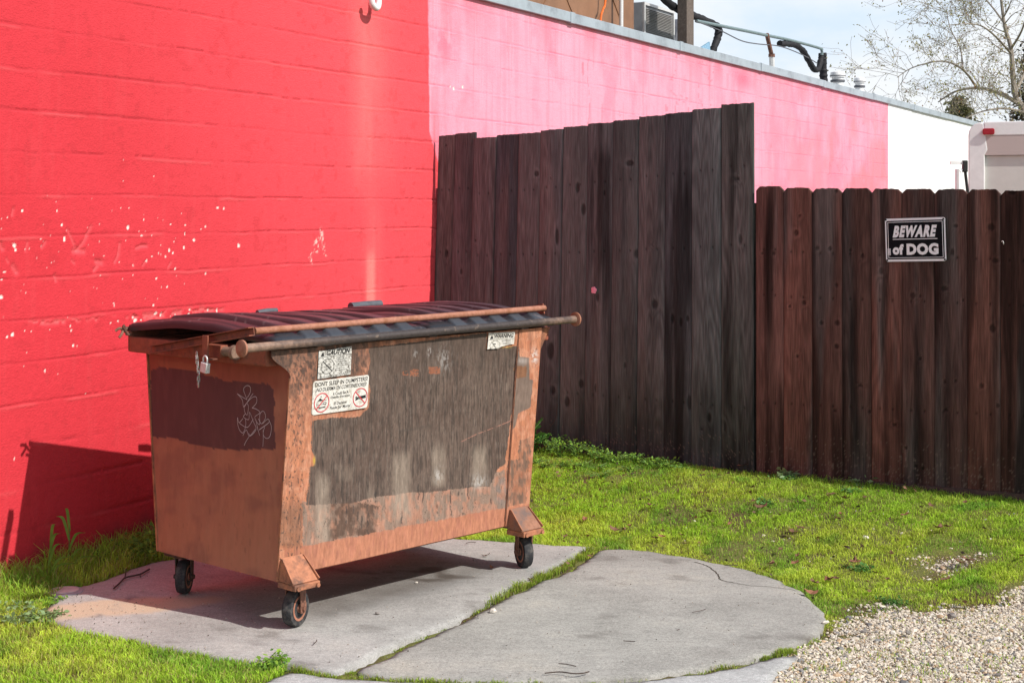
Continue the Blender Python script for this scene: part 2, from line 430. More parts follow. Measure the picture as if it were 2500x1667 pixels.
B_left = [p1(*q) for q in ((1815, 905), (1900, 862), (2060, 790), (2230, 706))] + [p2(*q) for q in ((10, 648), (130, 592), (240, 522), (400, 452), (520, 390), (640, 350), (780, 270), (845, 212))]
B_back = [p2(*q) for q in ((910, 202), (1040, 206), (1200, 226), (1400, 258), (1560, 288), (1700, 320), (1850, 370), (2000, 440), (2080, 500), (2130, 555), (2150, 610), (2140, 650), (2090, 690), (2040, 722))]
B_low = [p2(*q) for q in ((1960, 762), (1840, 795), (1690, 838), (1500, 880), (1280, 912), (1000, 943), (800, 955), (600, 960), (300, 960), (0, 956))] + [p1(*q) for q in ((2200, 948), (2000, 935), (1880, 925))]
C_top = [p1(*q) for q in ((1215, 985), (1410, 902), (1600, 922), (1800, 942), (2000, 955), (2200, 964))] + [p2(*q) for q in ((0, 972), (300, 977), (600, 977), (800, 972), (1000, 960), (1280, 930), (1500, 902), (1700, 858), (1850, 820), (1975, 802), (1985, 815), (1940, 850), (1880, 905), (1800, 985), (1740, 1060))]
C_low = [p2(1640, 1400), p2(700, 1500), p1(1500, 1500), p1(700, 1350), p1(1000, 1120)]
SLABS = {'A': A_right + A_low + A_back, 'B': B_left + B_back + B_low, 'C': C_top + C_low}

def resample(poly, d, jit, seed):
    out = []
    for i in range(len(poly)):
        a = np.array(poly[i]); b = np.array(poly[(i + 1) % len(poly)]); L = np.linalg.norm(b - a); n = max(1, int(L / d))
        for k in range(n): out.append(a + (b - a) * k / n)
    out = np.array(out)
    out[:, 0] += (fbm(out[:, 0] * 14, out[:, 1] * 14, seed, 3) - 0.5) * jit; out[:, 1] += (fbm(out[:, 0] * 14 + 50, out[:, 1] * 14, seed + 5, 3) - 0.5) * jit
    return out
from mathutils.geometry import delaunay_2d_cdt
def slab(name, poly, mat, seed, zoff=0.0):
    b = resample(poly, 0.025, 0.040, seed); nb = len(b)
    lo = b.min(0); hi = b.max(0)
    gx, gy = np.meshgrid(np.arange(lo[0], hi[0], 0.03), np.arange(lo[1], hi[1], 0.03)); gx = gx.ravel(); gy = gy.ravel()
    m = in_poly(gx, gy, b) & (seg_dist(gx, gy, list(b) + [b[0]]) > 0.018)
    pts = [Vector(p) for p in b] + [Vector((x, y)) for x, y in zip(gx[m], gy[m])]
    V, E_, Fc, *_ = delaunay_2d_cdt(pts, [(i, (i + 1) % nb) for i in range(nb)], [], 1, 1e-5)
    V = np.array([tuple(v) for v in V]); Fc = np.array([f for f in Fc if len(f) == 3])
    z = zoff + (fbm(V[:, 0] * 3, V[:, 1] * 3, seed + 9, 3) - 0.5) * 0.006
    e = seg_dist(V[:, 0], V[:, 1], list(b) + [b[0]]); z = z - 0.008 * np.exp(-e / 0.012)
    top = np.column_stack([V, z])
    # outer wall
    bi = [int(np.argmin(np.hypot(V[:, 0] - p[0], V[:, 1] - p[1]))) for p in b]
    low = np.column_stack([b, np.full(nb, -0.12)]); n0 = len(top)
    side = np.array([(bi[i], bi[(i + 1) % nb], n0 + (i + 1) % nb, n0 + i) for i in range(nb)])
    P = np.vstack([top, low]); x, y = P[:, 0], P[:, 1]
    # real stains: oil and grime under and before the dumpster, dirt along the edges, sand spilled at the left
    q = np.column_stack([(x - D0[0]) * DU[0] + (y - D0[1]) * DU[1], (x - D0[0]) * DV[0] + (y - D0[1]) * DV[1]])
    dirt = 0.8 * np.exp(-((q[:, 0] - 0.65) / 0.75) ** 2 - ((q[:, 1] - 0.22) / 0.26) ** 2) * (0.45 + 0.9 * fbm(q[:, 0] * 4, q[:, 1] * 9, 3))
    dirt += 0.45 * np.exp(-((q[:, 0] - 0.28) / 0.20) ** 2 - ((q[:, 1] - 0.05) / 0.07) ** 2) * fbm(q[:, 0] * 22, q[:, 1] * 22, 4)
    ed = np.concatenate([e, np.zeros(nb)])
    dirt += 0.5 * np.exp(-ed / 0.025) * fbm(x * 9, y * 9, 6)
    dirt += 0.42 * sstep(0.58, 0.74, fbm(x * 5 + 3, y * 8, seed + 20, 4)) * sstep(0.5, 0.62, fbm(x * 1.5, y * 1.5, seed + 21, 2))
    s0 = p1(330, 555); s1 = p1(520, 520)
    dx = x - s0[0]; dy = y - s0[1]
    sand = np.zeros(len(P))
    if name == 'concrete_pad':
        n = fbm(x * 7, y * 7, 31, 4)
        u_ = dx * 0.93 + dy * 0.36; w_ = -dx * 0.36 + dy * 0.93
        sand = sstep(0.34, 0.56, 1.15 * np.exp(-((u_ - 0.05) / 0.52) ** 2 - (w_ / 0.16) ** 2) * (0.55 + 0.75 * n)) * 0.9
        line = seg_dist(x, y, [p1(280, 610), p1(420, 560), p1(480, 510), p1(620, 450)])
        dirt += 0.9 * np.exp(-line / 0.012) * (fbm(x * 30, y * 30, 8) > 0.42)
        hx, hy = p1(135, 455); sand *= (np.hypot(x - hx, y - hy) > 0.10)
        sand = sand * (1 - np.clip(dirt, 0, 1))
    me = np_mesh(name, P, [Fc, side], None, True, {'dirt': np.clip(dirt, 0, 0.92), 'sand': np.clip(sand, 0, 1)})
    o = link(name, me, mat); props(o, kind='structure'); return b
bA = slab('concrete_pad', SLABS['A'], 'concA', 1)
bB = slab('concrete_slab', SLABS['B'], 'concB', 2, -0.002)
bC = slab('concrete_path', SLABS['C'], 'concC', 3, -0.004)

# gravel region of the yard, as distance-like mask
def pr(zx, zy): return on_z(1800 + zx / 3.033, 1150 + zy / 3.033, -0.01)[:2]
GRAV = [pr(*q) for q in ((520, 1265), (700, 1215), (860, 1150), (960, 1070), (1110, 1010), (1300, 1020), (1500, 1000), (1900, 985), (2130, 930), (2600, 880), (3600, 760), (4200, 1500), (3000, 3200), (120, 3200), (180, 1580), (320, 1420), (460, 1300))]
GRAV2 = [pr(*q) for q in ((1385, 760), (1450, 725), (1600, 715), (1720, 730), (1690, 775), (1560, 810), (1420, 800))]
def gravel_mask(x, y):
    d = seg_dist(x, y, GRAV + [GRAV[0]]); m = np.where(in_poly(x, y, GRAV), d, -d)
    d2 = seg_dist(x, y, GRAV2 + [GRAV2[0]]); m2 = np.where(in_poly(x, y, GRAV2), d2, -d2) - 0.07
    return np.maximum(m, m2) + (fbm(x * 6, y * 6, 41, 4) - 0.5) * 0.30
def on_slab(x, y, pad=0.0):
    r = np.zeros(np.shape(x), bool)
    for b in (bA, bB, bC): r |= in_poly(x, y, b)
    return r
# ground sheet: fine in the yard, coarse to the horizon
def axis(lo, hi, flo, fhi, d):
    a = list(np.arange(flo, fhi, d)); k = d
    x = fhi
    while x < hi: a.append(x); k *= 1.35; x += k
    a.append(hi); k = d; x = flo - d; pre = []
    while x > lo: pre.append(x); k *= 1.35; x -= k
    pre.append(lo); return np.array(pre[::-1] + a)
gx = axis(-400, 400, -4.2, 5.2, 0.035); gy = axis(-60, 900, 4.4, 11.5, 0.035)
X, Y = np.meshgrid(gx, gy, indexing='ij'); Z = ground_z(X, Y)
gm_ = gravel_mask(X, Y); Z = Z + (fbm(X * 6, Y * 6, 51, 4) - 0.5) * 0.022 * (1 - 0.9 * sstep(-0.1, 0.1, gm_)) - 0.003 * sstep(-0.1, 0.1, gm_)
ons = on_slab(X, Y); Z = np.where(ons, np.minimum(Z, -0.04), Z)
gm = sstep(-0.03, 0.08, gravel_mask(X, Y)) * (~ons)
soil = np.ones(X.shape + (3,)) * np.array([0.16, 0.165, 0.055])
n = fbm(X * 9, Y * 9, 52, 4)
soil = mixc(soil, (0.11, 0.075, 0.045), sstep(0.48, 0.66, n)); soil = mixc(soil, (0.22, 0.25, 0.045), sstep(0.52, 0.72, fbm(X * 3, Y * 3, 53, 4)) * 0.7)
grv = np.ones(X.shape + (3,)) * np.array([0.52, 0.45, 0.36]); grv = mixc(grv, (0.34, 0.28, 0.21), sstep(0.5, 0.7, fbm(X * 14, Y * 14, 54, 3)))
colr = soil * (1 - gm[..., None]) + grv * gm[..., None]
me = np_mesh('ground', np.stack([X, Y, Z], -1).reshape(-1, 3), grid_faces(len(gx), len(gy)), colr.reshape(-1, 3), True)
MAT['ground'] = painted('yard soil', 0.95, 120, 0.45, 140, 0.7, 0.012, (1, 1, 1), 0.1)
props(link('ground', me, 'ground'), kind='structure')

# ---- gravel stones
ico_v = []; t = (1 + 5 ** 0.5) / 2
for a, b in ((-1, t), (1, t), (-1, -t), (1, -t)): ico_v.append((a, b, 0))
for a, b in ((-1, t), (1, t), (-1, -t), (1, -t)): ico_v.append((0, a, b))
for a, b in ((-1, t), (1, t), (-1, -t), (1, -t)): ico_v.append((b, 0, a))
ico_v = np.array(ico_v) / math.hypot(1, t)
ico_f = np.array([(0, 11, 5), (0, 5, 1), (0, 1, 7), (0, 7, 10), (0, 10, 11), (1, 5, 9), (5, 11, 4), (11, 10, 2), (10, 7, 6), (7, 1, 8), (3, 9, 4), (3, 4, 2), (3, 2, 6), (3, 6, 8), (3, 8, 9), (4, 9, 5), (2, 4, 11), (6, 2, 10), (8, 6, 7), (9, 8, 1)])
def stones(x, y, z, r, cols):
    n = len(x)
    V = ico_v[None] * (1 + rng.uniform(-0.28, 0.28, (n, 12, 1)))
    sc = rng.uniform(0.65, 1.25, (n, 1, 3)) * np.array([1, 1, 0.75]); V = V * sc
    a = rng.uniform(0, 6.28, n); ca, sa = np.cos(a)[:, None], np.sin(a)[:, None]
    Vx = V[..., 0] * ca - V[..., 1] * sa; Vy = V[..., 0] * sa + V[..., 1] * ca
    V = np.stack([Vx, Vy, V[..., 2]], -1) * r[:, None, None]
    V += np.stack([x, y, z], -1)[:, None, :]
    return V.reshape(-1, 3), (ico_f[None] + (np.arange(n) * 12)[:, None, None]).reshape(-1, 3), np.repeat(cols, 12, 0)
N = 280000
x = rng.uniform(0.7, 5.4, N); y = rng.uniform(4.6, 8.4, N); gmk = gravel_mask(x, y)
keep = (~on_slab(x, y)) & (rng.random(N) < sstep(-0.14, 0.08, gmk) ** 1.5 + 0.005)
px, py = project(np.stack([x, y, np.zeros(N)], -1)); keep &= (px > 1300) & (((px < 2680) & (py < 1780)) | ((px < 3900) & (py < 2300) & (rng.random(N) < 0.4)))
x = x[keep]; y = y[keep]; n = len(x)
r = 0.0032 + 0.0066 * rng.random(n) ** 2.4; big = rng.random(n) < 0.012; r[big] *= 1.9
tone = rng.random(n)
cols = np.array([0.60, 0.53, 0.435])[None] * (0.62 + 0.55 * tone[:, None]); k = rng.random(n)
cols[k < 0.07] = np.array([0.21, 0.205, 0.20]); cols[(k > 0.07) & (k < 0.2)] *= np.array([0.8, 0.66, 0.52]); cols[k > 0.90] = np.array([0.62, 0.58, 0.52])
V, Fq, Cc = stones(x, y, ground_z(x, y) + r * 0.15, r, cols)
MAT['gravel'] = painted('gravel stones', 0.9, 200, 0.15, 300, 0.2, 0.002, (1, 1, 1), 0.15)
props(link('gravel', np_mesh('gravel', V, Fq, Cc), 'gravel'), kind='stuff')

# ---- fine grit and crumbs lying on the slabs
N = 5200
x = rng.uniform(-2.2, 1.5, N); y = rng.uniform(5.6, 8.0, N); onp = on_slab(x, y)
s0_ = p1(330, 555); ds_ = np.hypot((x - s0_[0]) / 0.75, (y - s0_[1]) / 0.3)
edge_ = np.minimum.reduce([seg_dist(x, y, list(b) + [b[0]]) for b in (bA, bB)])
pk_ = 0.07 + 0.75 * np.exp(-ds_ ** 2) + 0.45 * np.exp(-edge_ / 0.05)
kp = onp & (rng.random(N) < pk_); x = x[kp]; y = y[kp]; n = len(x); r = rng.uniform(0.0012, 0.0036, n)
cols = np.array([0.30, 0.26, 0.22])[None] * rng.uniform(.25, 1.6, (n, 1)); V, Fq, Cc = stones(x, y, np.full(n, 0.003) + r * .3, r, cols)
props(link('grit', np_mesh('grit', V, Fq, Cc), 'gravel'), kind='stuff')
# ---- grass
def blades(x, y, h, w, col, lean=0.5, zb=None):
    n = len(x); a = rng.uniform(0, 6.283, n); b = rng.uniform(0, 6.283, n)
    z = ground_z(x, y) - 0.004 if zb is None else zb
    dx, dy = np.cos(a) * w / 2, np.sin(a) * w / 2; lx, ly = np.cos(b) * h * lean * rng.random(n), np.sin(b) * h * lean * rng.random(n)
    P = np.stack([np.stack([x - dx, y - dy, z], -1), np.stack([x + dx, y + dy, z], -1),
                  np.stack([x - dx * .8 + lx * .35, y - dy * .8 + ly * .35, z + h * .6], -1), np.stack([x + dx * .8 + lx * .35, y + dy * .8 + ly * .35, z + h * .6], -1),
                  np.stack([x + lx, y + ly, z + h * (1 - 0.25 * lean)], -1)], 1)
    i = np.arange(n)[:, None] * 5
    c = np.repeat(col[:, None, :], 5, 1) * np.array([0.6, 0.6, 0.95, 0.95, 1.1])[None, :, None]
    return P.reshape(-1, 3), i + np.array([[0, 1, 3, 2]]), i + np.array([[2, 3, 4]]), c.reshape(-1, 3)
def merge(parts):
    V = []; Q = []; T = []; C = []; o = 0
    for v, q, t_, c in parts: V.append(v); Q.append(q + o); T.append(t_ + o); C.append(c); o += len(v)
    return np.vstack(V), [np.vstack(Q), np.vstack(T)], np.vstack(C)
N = 1850000
x = rng.uniform(-3.4, 5.2, N); y = rng.uniform(5.2, 11.0, N)
px, py = project(np.stack([x, y, np.zeros(N)], -1))
wd_ = (x - W0[0]) * WN[0] + (y - W0[1]) * WN[1]
d1 = (x - FC[0]) * LFN[0] + (y - FC[1]) * LFN[1]; d2 = (x - FC[0]) * HFN[0] + (y - FC[1]) * HFN[1]; fd = np.minimum(d1, d2)
gmk = gravel_mask(x, y); patch = fbm(x * 2.2, y * 2.2, 61, 4); fine = fbm(x * 11, y * 11, 62, 3)
dens = (1 - sstep(-0.20, 0.02, gmk) * 0.93) * (0.45 + 0.7 * sstep(0.30, 0.55, fine)) * (1 - 0.5 * sstep(0.62, 0.72, fbm(x * 4.3, y * 4.3, 63, 3)))
inview = (px > -140) & (px < 2640) & (py < 1760)
keep = (inview | ((px > -1100) & (px < 3700) & (py < 2300) & (rng.random(N) < 0.45))) & (wd_ > 0.03) & (fd > 0.01) & (rng.random(N) < dens * 0.85)
keep &= ~on_slab(x, y)
jm = seg_dist(x, y, [(0.5 * (np.array(a) + np.array(min(B_left, key=lambda q: np.hypot(*(np.array(q) - np.array(a))))))) for a in A_right[1:]]); keep &= (jm > 0.05)
lj = seg_dist(x, y, [p1(*q) for q in ((1440, 895), (1720, 925), (2200, 956))] + [p2(*q) for q in ((600, 968), (1280, 921), (1700, 848), (1930, 790))]); keep &= (lj > 0.035)
bare = sstep(0.60, 0.68, fbm(x * 6.5 + 4, y * 6.5, 66, 3)) * (x > -0.3); bare = np.maximum(bare, 0.9 * np.exp(-(np.hypot(x - 1.75, (y - 8.95) * 1.0) / 0.55) ** 2) * (fd < .16)); keep &= (rng.random(N) > bare * 0.6)
x, y, fd, wd_, patch, fine, gmk = [q[keep] for q in (x, y, fd, wd_, patch, fine, gmk)]; n = len(x)
left = x < -0.6
clump = fbm(x * 15, y * 15, 67, 2); h = 0.010 + 0.022 * rng.random(n) ** 1.6 + 0.016 * sstep(0.5, 0.75, patch) + 0.026 * sstep(0.55, 0.80, clump) * rng.random(n)
h = np.where(left & (y < 6.7), 0.020 + 0.032 * rng.random(n), h)
h += 0.035 * np.exp(-fd / 0.10) * rng.random(n) * (x > 1.6); h += np.where(x < -0.9, 0.20, 0.08) * np.exp(-(np.maximum(wd_, 0) / 0.30) ** 2) * rng.random(n) ** 1.5
h *= np.where(gmk > -0.15, 0.7, 1.0)
cg = np.array([0.46, 0.72, 0.06]); cy_ = np.array([0.64, 0.78, 0.095]); cd = np.array([0.26, 0.52, 0.055]); cb = np.array([0.50, 0.41, 0.17])
col = np.repeat(cg[None], n, 0)
k = sstep(0.40, 0.66, fbm(x * 1.7 + 9, y * 1.7, 64, 3)) * 0.9; col = col * (1 - k[:, None]) + cy_ * k[:, None]
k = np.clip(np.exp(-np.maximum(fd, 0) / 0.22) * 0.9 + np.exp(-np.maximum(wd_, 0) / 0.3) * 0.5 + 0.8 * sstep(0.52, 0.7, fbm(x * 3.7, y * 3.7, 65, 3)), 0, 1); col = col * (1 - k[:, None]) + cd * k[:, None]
k = (rng.random(n) < 0.10 + 0.28 * sstep(-0.3, 0.0, gmk) + 0.12 * left) * 0.8; col = col * (1 - k[:, None]) + cb * k[:, None]
col = col * rng.uniform(0.65, 1.2, (n, 1)) * (0.72 + 0.56 * fbm(x * 20, y * 20, 68, 2))[:, None]
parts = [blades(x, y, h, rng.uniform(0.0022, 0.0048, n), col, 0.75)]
# tufts in the joint between the slabs, along slab edges and cracks
def joint(ptsA, ptsB, count, hmin, hmax, gate):
    a = np.array(ptsA); m = len(a); tt = rng.random(count) * (m - 1.001); i = tt.astype(int); f_ = (tt - i)[:, None]
    pa = a[i] * (1 - f_) + a[i + 1] * f_
    pa = pa + rng.normal(0, 0.011, (count, 2)); g = fbm(tt * 1.3, tt * 0 + 3, gate, 3); kk = rng.random(count) < sstep(0.34, 0.56, g)
    pa = pa[kk]; g = g[kk]; nn = len(pa)
    hh = hmin + (hmax - hmin) * rng.random(nn) * sstep(0.45, 0.62, g)
    cc = np.array([0.36, 0.50, 0.06])[None] * rng.uniform(0.6, 1.15, (nn, 1)); b_ = rng.random(nn) < 0.15; cc[b_] = np.array([0.36, 0.29, 0.13])
    return blades(pa[:, 0], pa[:, 1], hh, rng.uniform(0.0022, 0.004, nn), cc, 0.8, np.full(nn, -0.02))
mid = [(np.array(a) + np.array(b)) / 2 for a, b in zip(A_right, (B_left[::-1] + [B_left[0]] * 5)[:len(A_right)])]
mid = [(0.5 * (np.array(a) + np.array(min(B_left, key=lambda q: np.hypot(*(np.array(q) - np.array(a))))))) for a in A_right]
parts.append(joint(mid, None, 2300, 0.010, 0.06, 71)); parts.append(joint(mid[:6], None, 2400, 0.03, 0.08, 72))
lowj = [p1(*q) for q in ((1440, 895), (1600, 915), (1720, 925), (1850, 930), (2000, 945), (2200, 956))] + [p2(*q) for q in ((0, 964), (300, 968), (600, 968), (800, 963), (1000, 952), (1280, 921), (1500, 891), (1700, 848), (1850, 808), (1960, 780))]
parts.append(joint(lowj, None, 2600, 0.012, 0.035, 73)); parts.append(joint(lowj[-3:], None, 900, 0.02, 0.045, 74)); parts.append(joint(lowj[:4], None, 900, 0.02, 0.05, 75))
crk = [p2(*q) for q in ((1420, 288), (1480, 310), (1530, 345), (1550, 380))]
parts.append(joint(crk, None, 500, 0.008, 0.02, 76))
V, Fq, Cc = merge(parts)
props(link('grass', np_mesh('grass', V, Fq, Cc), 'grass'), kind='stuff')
print('grass blades', len(V) // 5)
# crack in the round slab
cm = MB()
for pts, w in (([p2(*q) for q in ((1400, 283), (1450, 296), (1500, 322), (1535, 352), (1552, 385), (1620, 402))], 0.0065),
               ([p2(*q) for q in ((1620, 402), (1700, 418), (1760, 424), (1850, 430), (1960, 445), (2060, 470))], 0.0032)):
    q = [(p[0] + random.uniform(-.004, .004), p[1] + random.uniform(-.004, .004)) for p in [tuple(v)[:2] for v in smooth_path([(a[0], a[1], 0) for a in pts], 6)]]
    vs, fs = strip(q, w); cm.add([(a, b, -0.002 + float((fbm(np.array([a * 3]), np.array([b * 3]), 11, 3)[0] - 0.5) * 0.006) + 0.0011) for a, b, c in vs], fs)
o = cm.build('slab_crack', 'crack'); props(o, kind='structure')

# ================================================================== BUILDING
bld = thing('painted_building', 'long low block building with its wall painted red, then pink, then white', 'building', tuple(W0), WANG)
ZT = 3.318
S0, S1 = -1.2, 26.0
ss = np.concatenate([np.arange(S0, -0.05, 0.02), np.arange(-0.05, 1.45, 0.006), np.arange(1.45, 4.6, 0.010), np.arange(4.6, 8, 0.014), np.arange(8, S1, 0.035), [S1]])
zz = np.concatenate([np.arange(-0.15, 0.7, 0.012), np.arange(0.7, 1.95, 0.0058), np.arange(1.95, ZT, 0.0072), [ZT]])
SS, ZZ = np.meshgrid(ss, zz, indexing='ij')
wob = (fbm(SS * 2.2, ZZ * 1.2, 101, 3) - 0.5) * 0.022 + (fbm(SS * 14, ZZ * 3, 102, 2) - 0.5) * 0.006
CH = 0.1992
ph = (ZZ + wob - 1.832) / CH
dj = np.abs(ph - np.round(ph)) * CH
row = np.floor(ph)
vis = 0.10 + 1.25 * sstep(0.25, 0.75, fbm(SS * 1.1 + row * 7.3, row * 3.1, 103, 3))
groove = np.exp(-(dj / 0.0042) ** 2) * vis
lip = np.exp(-((ph - np.round(ph)) * CH + 0.012) ** 2 / 0.007 ** 2) * sstep(0.5, 0.7, fbm(SS * 3, row * 5.7, 104, 3))
sh = (SS + np.where(np.mod(row, 2) == 0, 0.2032, 0.0) + (fbm(SS * 0 + 1, ZZ * 20, 105, 2) - 0.5) * 0.01) / 0.3984
dv = np.abs(sh - np.round(sh)) * 0.3984
vj = np.exp(-(dv / 0.005) ** 2) * sstep(0.45, 0.75, _h(np.round(sh), row, 7)) * 0.55
rough = (fbm(SS * 9, ZZ * 9, 106, 4) - 0.5) * 0.004 + (fbm(SS * 38, ZZ * 55, 107, 3) - 0.5) * 0.0016
disp = -0.0058 * groove * np.where(SS > 4.0, 0.55, 1.0) - 0.0016 * vj * (SS < 3.9) + 0.0026 * lip + rough
base_z = ground_z(W0[0] + SS * WD[0], W0[1] + SS * WD[1])
# paint
red = np.array([0.585, 0.038, 0.052]); pink = np.array([0.77, 0.325, 0.43]); wht = np.array([0.84, 0.84, 0.84])
c = np.ones(SS.shape + (3,)) * red
c = mixc(c, (0.53, 0.032, 0.042), sstep(0.45, 0.7, fbm(SS * 1.3, ZZ * 1.3, 110, 3)) * 0.45)
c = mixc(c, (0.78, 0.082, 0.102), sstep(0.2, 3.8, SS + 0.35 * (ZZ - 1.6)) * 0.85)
c = mixc(c, (0.33, 0.025, 0.035), np.clip(groove, 0, 1) * 0.55)
c = mixc(c, (0.66, 0.10, 0.105), np.clip(lip, 0, 1) * 0.5)
c = mixc(c, (0.42, 0.030, 0.038), (fbm(SS * 17, ZZ * 17, 140, 3) > 0.70) * 0.25)
c = mixc(c, (0.70, 0.10, 0.11), sstep(0.62, 0.75, fbm(SS * 24, ZZ * 3.0, 141, 3)) * 0.07)
sp, zp = wall_sz(905, 30)
fade = np.exp(-((SS - sp + 0.05 - 0.05 * (2.7 - ZZ) - (fbm(ZZ * 2.1, SS * 0 + 5, 130, 3) - .5) * .10) / (0.06 + 0.12 * fbm(ZZ * 1.7, SS * 0, 131, 2))) ** 2) * (ZZ < zp) * (0.25 + 0.55 * fbm(SS * 26, ZZ * 0.9, 111, 3)) * (0.35 + 0.65 * np.clip(np.abs(ZZ - 1.95) / 0.45, 0, 1))
c = mixc(c, (0.82, 0.27, 0.25), fade * 0.34)
fade2 = np.exp(-((SS - sp + 0.0) / 0.24) ** 2) * 0.50 * fbm(SS * 7, ZZ * 1.1, 132, 3) * sstep(1.75, 2.1, ZZ); c = mixc(c, (0.82, 0.20, 0.19), fade2)
# white stain block below the streak
sA, zA = wall_sz(905, 640)
blk = np.exp(-((SS - sA) / 0.055) ** 4) * sstep(zA + 0.12, zA - 0.02, ZZ) * (0.3 + 0.7 * fbm(SS * 40, ZZ * 2, 112, 3)); c = mixc(c, (0.82, 0.30, 0.26), blk * 0.75)
# boundary red -> pink
sB1 = wall_sz(1045, 0)[0]; sB2 = wall_sz(1049, 320)[0]; sB3 = wall_sz(1075, 350)[0]
zk = wall_sz(1049, 322)[1]
edge = np.where(ZZ > zk, sB1 + (sB2 - sB1) * np.clip((wall_sz(1045, 0)[1] - ZZ) / (wall_sz(1045, 0)[1] - zk), 0, 1), sB2 + (zk - ZZ) * 0.55)
edge = edge + (fbm(ZZ * 7, SS * 0 + 2, 113, 3) - 0.5) * 0.02
pm = sstep(-0.006, 0.006, SS - edge)
pk = np.ones(SS.shape + (3,)) * pink
vert = fbm(SS * 5, ZZ * 0.55, 114, 4); tb = np.clip((ZT - ZZ) / 0.35, 0, 1)
pk = mixc(pk, (0.80, 0.19, 0.28), sstep(0.46, 0.74, fbm(SS * 3.6, ZZ * 2.3, 115, 4)) * 0.5)
pk = mixc(pk, (0.80, 0.17, 0.22), np.exp(-(SS - edge) / 0.35) * (0.25 + 0.9 * sstep(0.42, 0.68, fbm(SS * 8, ZZ * 1.5, 116, 4))))
pk = mixc(pk, (0.79, 0.17, 0.23), (1 - tb) * sstep(0.42, 0.7, fbm(SS * 4.4, ZZ * 1.6, 117, 4)) * 0.6)
pk = mixc(pk, (0.80, 0.21, 0.24), sstep(9.5, 15, SS) * (0.2 + 0.8 * sstep(0.36, 0.62, fbm(SS * 1.1, ZZ * 1.6, 118, 4))) * 0.75)
pk = mixc(pk, (0.80, 0.36, 0.47), sstep(0.5, 0.8, fbm(SS * 3, ZZ * 3, 133, 4)) * 0.5)
fs_ = fbm(SS * 34, ZZ * 1.2, 134, 4); pk = mixc(pk, (0.80, 0.25, 0.34), sstep(0.5, 0.75, fs_) * 0.5)
crk = (np.abs(fbm(SS * 1.6, ZZ * 1.1, 119, 4) - 0.5) < 0.006) & (fbm(SS * 0.9, ZZ * 0.9, 120, 2) > 0.52)
pk = mixc(pk, (0.55, 0.16, 0.22), crk * 0.6)
drip = (fbm(SS * 22, ZZ * 1.6, 121, 3) > 0.715); pk = mixc(pk, (0.62, 0.20, 0.27), drip * 0.35)
pk = mixc(pk, (0.52, 0.12, 0.20), groove * 0.55)
blot = np.exp(-((SS - wall_sz(1815, 200)[0]) / 0.28) ** 2 - ((ZZ - wall_sz(1815, 195)[1]) / 0.10) ** 2); pk = mixc(pk, (0.78, 0.14, 0.22), blot * 0.75)
bx, bz = wall_sz(1085, 110); blot = np.exp(-((SS - bx) / 0.16) ** 2 - ((ZZ - bz) / 0.13) ** 2) * sstep(0.35, 0.6, fbm(SS * 12, ZZ * 12, 122, 3)); pk = mixc(pk, (0.80, 0.16, 0.24), blot * 0.7)
c = np.where(pm[..., None] > 0, c * (1 - pm[..., None]) + pk * pm[..., None], c)
sW = wall_sz(2168, 300)[0]
c = np.where((SS > sW)[..., None], wht * (0.96 + 0.06 * fbm(SS * 0.8, ZZ * 2, 123, 3))[..., None], c)
# chipped paint showing white, and gouges in the block face
chips = [(150, 549, 7), (140, 515, 6), (35, 600, 11), (38, 611, 8), (55, 515, 5), (18, 530, 4), (158, 583, 9), (313, 555, 7), (345, 575, 6), (373, 500, 0), (295, 508, 4), (315, 508, 5), (531, 507, 7), (547, 509, 5), (351, 536, 4), (417, 548, 5), (370, 576, 5), (428, 581, 4), (474, 586, 7), (449, 604, 6), (387, 618, 6), (404, 626, 5), (414, 611, 8), (423, 618, 6), (371, 626, 4), (502, 554, 5), (452, 550, 4), (428, 655, 6), (291, 640, 4), (325, 647, 4), (358, 637, 6), (582, 598, 7), (564, 584, 4), (270, 789, 6), (288, 784, 5), (76, 808, 6), (31, 817, 9), (18, 822, 9), (172, 795, 8), (174, 806, 7), (330, 782, 9), (326, 775, 8), (345, 781, 5), (381, 765, 8), (394, 768, 9), (430, 768, 6), (461, 767, 8), (465, 755, 6), (3, 725, 8), (5, 683, 6), (10, 664, 5), (180, 843, 6), (315, 837, 5), (61, 807, 4), (122, 806, 4), (375, 745, 5), (530, 757, 6), (511, 756, 5), (278, 740, 4), (279, 745, 4), (501, 667, 5), (551, 697, 4), (382, 680, 4), (324, 671, 4), (91, 630, 4), (118, 620, 3), (62, 609, 5), (101, 600, 6), (545, 525, 4), (452, 570, 4), (490, 560, 3), (520, 538, 3), (425, 590, 3), (376, 440, 4), (375, 430, 3), (408, 700, 3), (640, 870, 4), (55, 860, 3), (110, 905, 4), (35, 1120, 4), (210, 960, 4), (145, 700, 3), (1130, 213, 7), (1108, 217, 7), (1100, 213, 5)]
cm_ = np.zeros(SS.shape)
warp = (fbm(SS * 60, ZZ * 60, 124, 3) - 0.5)
for (cx_, cy__, rr) in chips:
    if rr == 0: continue
    s_, z_ = wall_sz(cx_, cy__); r_ = rr / F * (W0[1] + s_ * WD[1]) * 0.50
    r_ *= random.uniform(.75, 1.15)
    i0, i1 = np.searchsorted(ss, (s_ - 0.06, s_ + 0.06)); j0, j1 = np.searchsorted(zz, (z_ - 0.06, z_ + 0.06))
    ds = (SS[i0:i1, j0:j1] - s_) * random.uniform(0.8, 1.3); dz = (ZZ[i0:i1, j0:j1] - z_) * random.uniform(0.7, 1.2)
    cm_[i0:i1, j0:j1] = np.maximum(cm_[i0:i1, j0:j1], sstep(1.15, 0.8, np.hypot(ds, dz) / r_ + warp[i0:i1, j0:j1] * 1.6))
